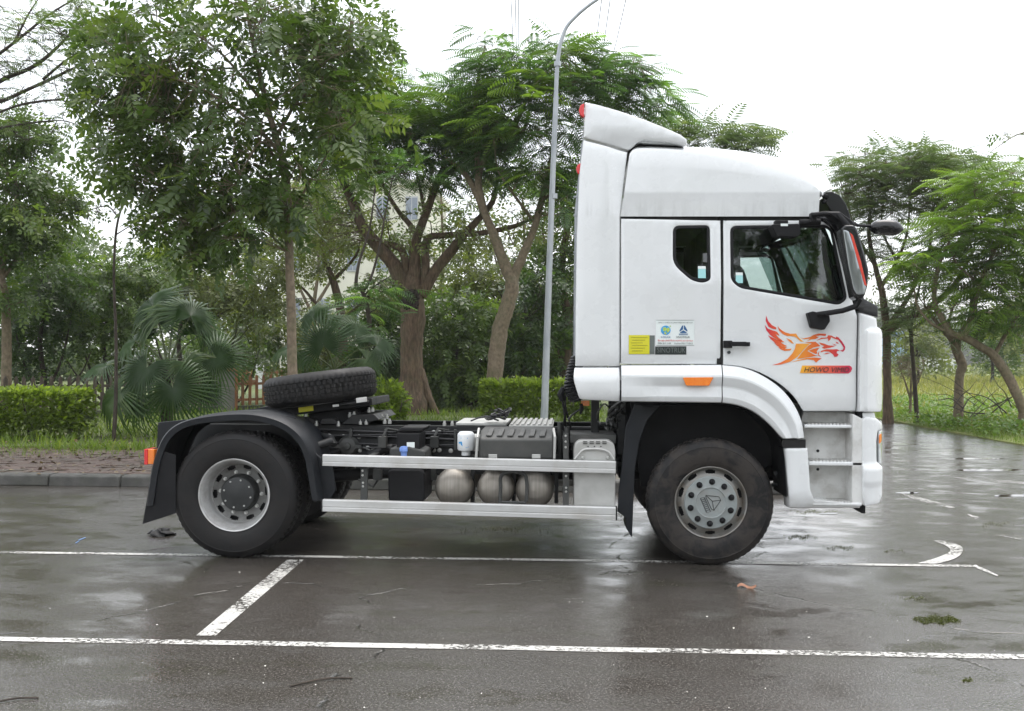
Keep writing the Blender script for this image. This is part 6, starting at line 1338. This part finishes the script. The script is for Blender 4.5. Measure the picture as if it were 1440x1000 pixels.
# --- far woods and the hazy distance
def wood(name, label, specs, mat, leafsize, spread=1.6):
    C_ = []
    for (cx, cy, rx_, ry, Y_, n) in specs: C_ += [pt(cx + a * rx_, cy + c * ry, Y_ + b * 4) for a, b, c in ell(n, 3)]
    V, T, t = leaves(np.array(C_), 'leaf', 40, spread, leafsize, .2); o = mesh_obj(name, tri_mesh(name, V, T, t), mat); return tag(o, label, 'woods', kind='stuff')
wood('far_woods', 'pale far woods rising behind the left thicket', [(60, 380, 110, 50, 62, 60), (200, 420, 120, 45, 66, 60), (330, 440, 100, 50, 62, 50), (110, 345, 30, 22, 70, 14), (420, 470, 90, 40, 60, 40), (600, 470, 140, 60, 56, 80), (780, 440, 90, 80, 58, 60), (80, 500, 160, 30, 58, 60), (300, 505, 130, 25, 58, 45), (560, 520, 160, 25, 54, 50)], M['far_leaf'], .5)
wood('field_scrub', 'low hazy scrub along the far side of the field', [(1270, 527, 40, 6, 95, 26), (1350, 528, 50, 5, 100, 28), (1430, 527, 40, 8, 92, 28)], M['leaf_olive'], .55, 1.4)
wood('far_woods', 'misty line of woods at the far end of the field', [(1270, 500, 60, 26, 425, 60), (1380, 502, 80, 24, 430, 70), (1290, 472, 60, 42, 430, 70), (1400, 485, 70, 36, 440, 80), (1240, 470, 30, 50, 420, 40), (1340, 490, 60, 30, 470, 50), (1460, 460, 50, 60, 420, 50)], M['far_leaf'], 2.8, 6.0)

# ================================================================== FENCE, LAMP POST, BUILDINGS, SMALL THINGS
A_, B_ = pt(-40, 560, 12.6), pt(385, 560, 19.5); fa, fb = np.array(A_[:2]), np.array(B_[:2]); fd = (fb - fa) / np.linalg.norm(fb - fa); ang = math.atan2(fd[1], fd[0])
pk = MB(); pk.zprism([(-.045, -.012), (.045, -.012), (.045, .012), (-.045, .012)], .16, .98); pk.add([(-.045, -.012, .98), (.045, -.012, .98), (.045, .012, .98), (-.045, .012, .98), (0, -.012, 1.05), (0, .012, 1.05)], [(0, 1, 4), (2, 3, 5), (1, 2, 5, 4), (3, 0, 4, 5)])
pkm = pk.build('picket', M['wood'], None, smooth=0); PK = pkm.data; bpy.data.objects.remove(pkm); PKD = PK.copy(); PKD.materials.clear(); PKD.materials.append(M['wood_dark'])
Lf = np.linalg.norm(fb - fa); gate_t = 0
def fence_part(name, label, s0, s1, dark):
    c = fa + fd * (s0 + s1) / 2; g = ground_z(*c); root = empty(name, (c[0], c[1], g), label, 'fence')
    def loc(s): p = fa + fd * s; return (p[0] - c[0], p[1] - c[1], 0)
    n = int((s1 - s0) / .215)
    for i in range(n):
        o = bpy.data.objects.new('picket', PKD if dark else PK); COL.objects.link(o); o.parent = root; o.location = loc(s0 + (i + .5) * (s1 - s0) / n); o.rotation_euler = (random.uniform(-.02, .02), random.uniform(-.02, .02), ang)
    for z in (.32, .78):
        m = MB(); m.box(-(s1 - s0) / 2, (s1 - s0) / 2, .014, .05, z - .035, z + .035); o = m.build('rail', M['wood_dark'] if dark else M['wood'], None, smooth=0); o.parent = root; o.rotation_euler.z = ang
    m = MB(); m.box(-(s1 - s0) / 2, (s1 - s0) / 2, -.08, .12, -.2, .15); o = m.build('plinth', M['plinth'], None, smooth=0, bevel=.01); o.parent = root; o.rotation_euler.z = ang
    return root
sp_ = Lf * .80
fence_part('picket_fence', 'weathered dark picket fence behind the left hedge and palm', 0, sp_ - .25, True)
fence_part('picket_fence', 'reddish-brown picket fence between the pillar and the spare tyre', sp_ + .25, Lf, False)
c = fa + fd * sp_; pr_ = empty('fence_pillar', (c[0], c[1], ground_z(*c)), 'grey fence pillar with brown timber trim beside the palm', 'pillar')
for nm, mt, b in (('shaft', 'pillar', (-.22, .22, -.2, .2, -.1, 1.15)), ('cap', 'wood', (-.25, .25, -.23, .23, 1.15, 1.24)), ('trim', 'wood', (.20, .29, -.215, -.13, -.1, 1.15))):
    o = MB().box(*b).build(nm, M[mt], None, smooth=0, bevel=.01); o.parent = pr_; o.rotation_euler.z = ang
g = pt(392, 546, 40); ff_ = empty('picket_fence', (g[0], g[1], ground_z(g[0], g[1])), 'pale distant fence with a white post seen under the slender tree', 'fence')
for i in range(22):
    o = bpy.data.objects.new('picket', PK); COL.objects.link(o); o.parent = ff_; o.location = (-.3 + i * .26 - 2.4, 0, 0); o.scale = (1, 1, .95)
for z in (.35, .8): o = MB().box(-2.9, 3.4, .02, .06, z, z + .08).build('rail', M['wood'], None, smooth=0); o.parent = ff_
o = MB().box(-1.15, -.8, -.15, .15, -.1, 1.35).build('post', M['facade_white'], None, smooth=0, bevel=.02); o.parent = ff_
# street lamp
Yl = 10.4; b0 = pt(765.5, 600, Yl); lamp = empty('street_lamp', (b0[0], b0[1], ground_z(b0[0], b0[1])), 'slightly leaning galvanised street lamp post behind the truck', 'street lamp')
gz = ground_z(b0[0], b0[1]); pts_ = [(b0[0] - .02, b0[1], gz), tuple(pt(766, 570, Yl)), tuple(pt(770.5, 430, Yl)), tuple(pt(776, 280, Yl)), tuple(pt(782, 135, Yl))]
m = MB(); m.tube(pts_, [.085, .075, .066, .058, .05], 12); m.build('pole', M['galv'], lamp, smooth=50)
m = MB(); m.tube(spline([tuple(pt(781.5, 140, Yl)), tuple(pt(784, 90, Yl)), tuple(pt(790, 55, Yl)), tuple(pt(803, 30, Yl)), tuple(pt(842, -2, Yl)), tuple(pt(900, -30, Yl))], 5), list(np.linspace(.046, .028, 26)), 10); m.build('arm', M['galv'], lamp, smooth=60)
for yy in (90, 276): q = pt(779 if yy > 200 else 784, yy, Yl); m = MB(); m.lathe([(.07, -.05), (.07, .05)], (q[0], q[1], q[2]), axis='z', n=12); m.build('clamp', M['galv'], lamp)
q = pt(930, -38, Yl); m = MB(); m.lathe([(0, -.12), (.1, -.1), (.14, 0), (.1, .06), (0, .07)], tuple(q), axis='z', n=16); m.build('lamp_head', M['galv'], lamp)
m = MB(); m.box(b0[0] - .2, b0[0] + .2, Yl - .2, Yl + .2, gz - .1, gz + .06); m.build('base_plate', M['galv'], lamp, smooth=0, bevel=.01)
# overhead wires
for i, (a, b, lab) in enumerate((((718.5, 0), (721.5, 62), 'leftmost overhead wire above the feathery trees'), ((724.5, 0), (726, 62), 'middle one of the three left overhead wires'), ((729, 0), (729.5, 62), 'overhead wire nearest the trees of the left three'), ((846, 0), (838, 62), 'overhead wire just right of the lamp arm'), ((858, 0), (849, 62), 'middle overhead wire right of the lamp arm'), ((880, 0), (866, 62), 'rightmost overhead wire crossing the white sky'))):
    p0, p1 = pt(*a, 13), pt(*b, 17.5); d = p1 - p0; m = MB(); m.tube([tuple(p0 - d * 1.2), tuple(p0), tuple(p1), tuple(p1 + d * 1.5 + np.array([0, 0, .3])), tuple(p1 + d * 5 + np.array([0, 0, 2.5]))], .011, 5)
    tag(m.build('overhead_wire', M['wire'], None), lab, 'wire', 'overhead wires')
# apartment block behind the trees
def block(name, label, px0, px1, ptop, Y, depth, rows, cols, mat, wsz=(.5, .5), roof=None):
    a, b = pt(px0, ptop, Y), pt(px1, ptop, Y); x0, x1, z1 = a[0], b[0], a[2]; root = empty(name, ((x0 + x1) / 2, Y, 0), label, 'building')
    MB().box(x0, x1, Y, Y + depth, -.1, z1).build('wall', mat, root, smooth=0)
    MB().box(x0 - .25, x1 + .25, Y - .25, Y + depth + .25, z1, z1 + .35).build('roof', M['roof'] if roof else mat, root, smooth=0)
    cw_, rh = (x1 - x0) / cols, z1 / rows
    for r_ in range(rows):
        for c_ in range(cols):
            x, z = x0 + (c_ + .5) * cw_, (r_ + .55) * rh; hw, hh = cw_ * wsz[0] / 2, rh * wsz[1] / 2
            f = MB(); f.box(x - hw, x + hw, Y - .07, Y + .05, z - hh, z + hh); f = f.build('window', M['win_frame'], root, smooth=0)
            m = MB(); m.box(x - hw * .88, x - hw * .06, Y - .085, Y - .065, z - hh * .88, z + hh * .88); m.build('pane', M['win_glass'], f, smooth=0)
            m = MB(); m.box(x + hw * .06, x + hw * .88, Y - .085, Y - .065, z - hh * .88, z + hh * .88); m.build('pane', M['win_glass'], f, smooth=0)
    return root
block('apartment_block', 'cream apartment block with grey windows glimpsed through the trees', 395, 600, 262, 50, 10, 4, 5, M['facade'], (.42, .48))
block('white_house', 'small white house far across the field', 1324, 1350, 504, 190, 12, 1, 2, M['facade_white'], (.3, .5), True)
block('long_shed', 'low grey-roofed shed between the young tree and the white house', 1252, 1330, 516, 180, 12, 1, 5, M['facade_white'], (.2, .35), True)
block('blue_building', 'hazy blue building far behind the thin young tree', 1250, 1276, 468, 240, 12, 4, 3, M['facade_blue'], (.6, .4))
# small things lying on the ground
g = gp(228, 753, 0); rg_ = MB(); n = 14
V = []; f = []
for j in range(9):
    for i in range(n):
        a = 2 * PI * i / n; r_ = (.085 if j < 8 else .0) * math.cos(j / 8 * PI / 2) ** .6 * (1 + .35 * math.sin(3 * a + j) + .2 * math.sin(5 * a)); V.append((g[0] + r_ * math.cos(a) * 1.1, g[1] + r_ * math.sin(a), .004 + .055 * math.sin(j / 8 * PI / 2) * (1 + .3 * math.sin(2 * a))))
for j in range(8): f += [(j * n + i, j * n + (i + 1) % n, (j + 1) * n + (i + 1) % n, (j + 1) * n + i) for i in range(n)]
rg_.add(V, f); rg_.tube([(g[0] - .06, g[1], .02), (g[0] - .11, g[1] + .02, .03), (g[0] - .15, g[1], .012)], [.03, .022, .006], 6); tag(rg_.build('rag', M['cloth'], None, smooth=60), 'crumpled black rag on the wet ground behind the rear wheel', 'rag')
m = MB(); g = gp(1050, 827, 0); s = .012
V = []
for i, t in enumerate(np.linspace(0, 1, 9)):
    w_ = .022 * math.sin(PI * (.1 + .85 * t)); w_ *= .7; V += [(g[0] - .07 + .14 * t, g[1] - w_ + .012 * math.sin(5 * t), .006 + .012 * math.sin(7 * t)), (g[0] - .07 + .14 * t, g[1] + .012 * math.sin(5 * t), .012 + .012 * math.sin(7 * t)), (g[0] - .07 + .14 * t, g[1] + w_ + .012 * math.sin(5 * t), .022 + .012 * math.sin(7 * t))]
m.add(V, [(3 * i + k, 3 * i + 3 + k, 3 * i + 4 + k, 3 * i + 1 + k) for i in range(8) for k in (0, 1)]); tag(m.build('fallen_leaf', M['litter'], None), 'curled orange dead leaf near the front wheel', 'leaf')
for (a, b, L, dx, lab) in ((20, 985, .22, .1, 'curved dark twig at the bottom left corner'), (455, 957, .3, .12, 'straight dark twig lying below the near painted line')):
    g = gp(a, b, 0); m = MB(); m.tube(spline([(g[0] - L / 2, g[1] - dx, .006), (g[0], g[1], .010), (g[0] + L / 2, g[1] + dx * .3, .006)], 4), .005, 5); tag(m.build('twig', M['bark_dark'], None), lab, 'twig')
flat('chalk_mark', [[(106, 763), (111, 760.5), (111.5, 761), (106.5, 764)], [(110, 759), (120, 755.5), (120.5, 756.2), (111, 759.8)]], M['chalk'], .004)
pos = []
for k in range(45):
    a, b = random.uniform(0, 1440), 770 + 230 * random.random() ** .8; g = gp(a, b, 0); pos.append(g)
V = []; T = []
for g in pos:
    r_ = random.uniform(.002, .008); b = len(V); nn = 5; ph = random.uniform(0, 6)
    V += [(g[0] + r_ * math.cos(ph + 2 * PI * i / nn) * random.uniform(.6, 1.4), g[1] + r_ * math.sin(ph + 2 * PI * i / nn), .005 + random.uniform(0, .004)) for i in range(nn)]; T += [(b, b + i, b + i + 1) for i in range(1, nn - 1)]
tag(mesh_obj('petal_litter', tri_mesh('petal_litter', np.array(V), np.array(T)), M['specks']), 'tiny pale petals scattered over the wet asphalt', 'litter', kind='stuff')
mp = []
for (a, b, rx_, ry, n) in ((1318, 872, 34, 6, 2200), (1150, 720, 40, 3, 260), (1125, 755, 26, 3, 200), (1255, 775, 20, 2, 60), (1360, 957, 9, 2, 60), (1400, 737, 30, 3, 120), (700, 745, 90, 5, 300), (1185, 770, 30, 3, 120), (1285, 842, 20, 3, 90)):
    for u, v, _ in ell(n, 2): g = gp(a + u * rx_, b + v * ry + 1.5 * math.sin(u * 9), 0); mp.append(g)
mp = np.array(mp); n = len(mp); d = rng.normal(size=(n, 3)); d[:, 2] = .5; V, T = scatter(LEAF, mp, d, np.array([0, 0, 1.]) + .4 * rng.normal(size=(n, 3)), rng.uniform(.007, .017, n))
tag(mesh_obj('moss', tri_mesh('moss', V, T, np.clip(rng.normal(.45, .25, n), 0, 1).repeat(4)), M['moss']), 'flat patches of moss growing in the asphalt cracks', 'moss', kind='stuff')
for k_, (x, y, sc) in enumerate(((2.2, -19, 1.15), (5.2, -21, 1.3), (8.6, -20, 1.1), (12, -22, 1.3))):
    o = copy_tree(THICK[k_ % 3]); o.location = (x, y, 0); o.rotation_euler.z = 1.3 * k_; o.scale = (sc, sc, sc); o['label'] = ('first', 'second', 'third', 'fourth')[k_] + ' leafy tree from the left in the row behind the photographer'; o['group'] = 'trees behind the photographer'
# trees on the photographer's side of the lot, mirrored in the cab glass
for src, (x, y), rz, sc, lab in ((big2, (7.0, -22), 2.4, 1.0, 'feathery tree standing far behind the photographer, mirrored in the door glass'), (t_slender, (3.4, -20), 1.2, 1.0, 'broadleaf tree standing far behind the photographer, mirrored in the sleeper glass'), (r1, (14, -25), 4.0, 1.0, 'umbrella tree standing far behind the photographer, right of the others')):
    o = copy_tree(src); o.location = (x, y, 0); o.rotation_euler.z = rz; o.scale = (sc, sc, sc); o['label'] = lab; o['group'] = 'trees behind the photographer'
# ------------------------------------------------------------------ the wet, hazy air
m = MB(); m.box(-500, 500, -60, 620, -1, 60); hz = m.build('haze', None, None, smooth=0); tag(hz, 'thin pale winter haze over the whole place', 'haze', kind='stuff')
hm = bpy.data.materials.new('haze'); hm.use_nodes = True; n_ = hm.node_tree; n_.nodes.clear(); v_ = N(n_, 'VolumePrincipled'); o_ = N(n_, 'OutputMaterial'); v_.inputs['Density'].default_value = .00042; v_.inputs['Color'].default_value = (.95, .955, .95, 1); v_.inputs['Anisotropy'].default_value = .2
n_.links.new(v_.outputs[0], o_.inputs['Volume']); hz.data.materials.append(hm)

for o in ROOTS:
    if '_w' in o: del o['_w']
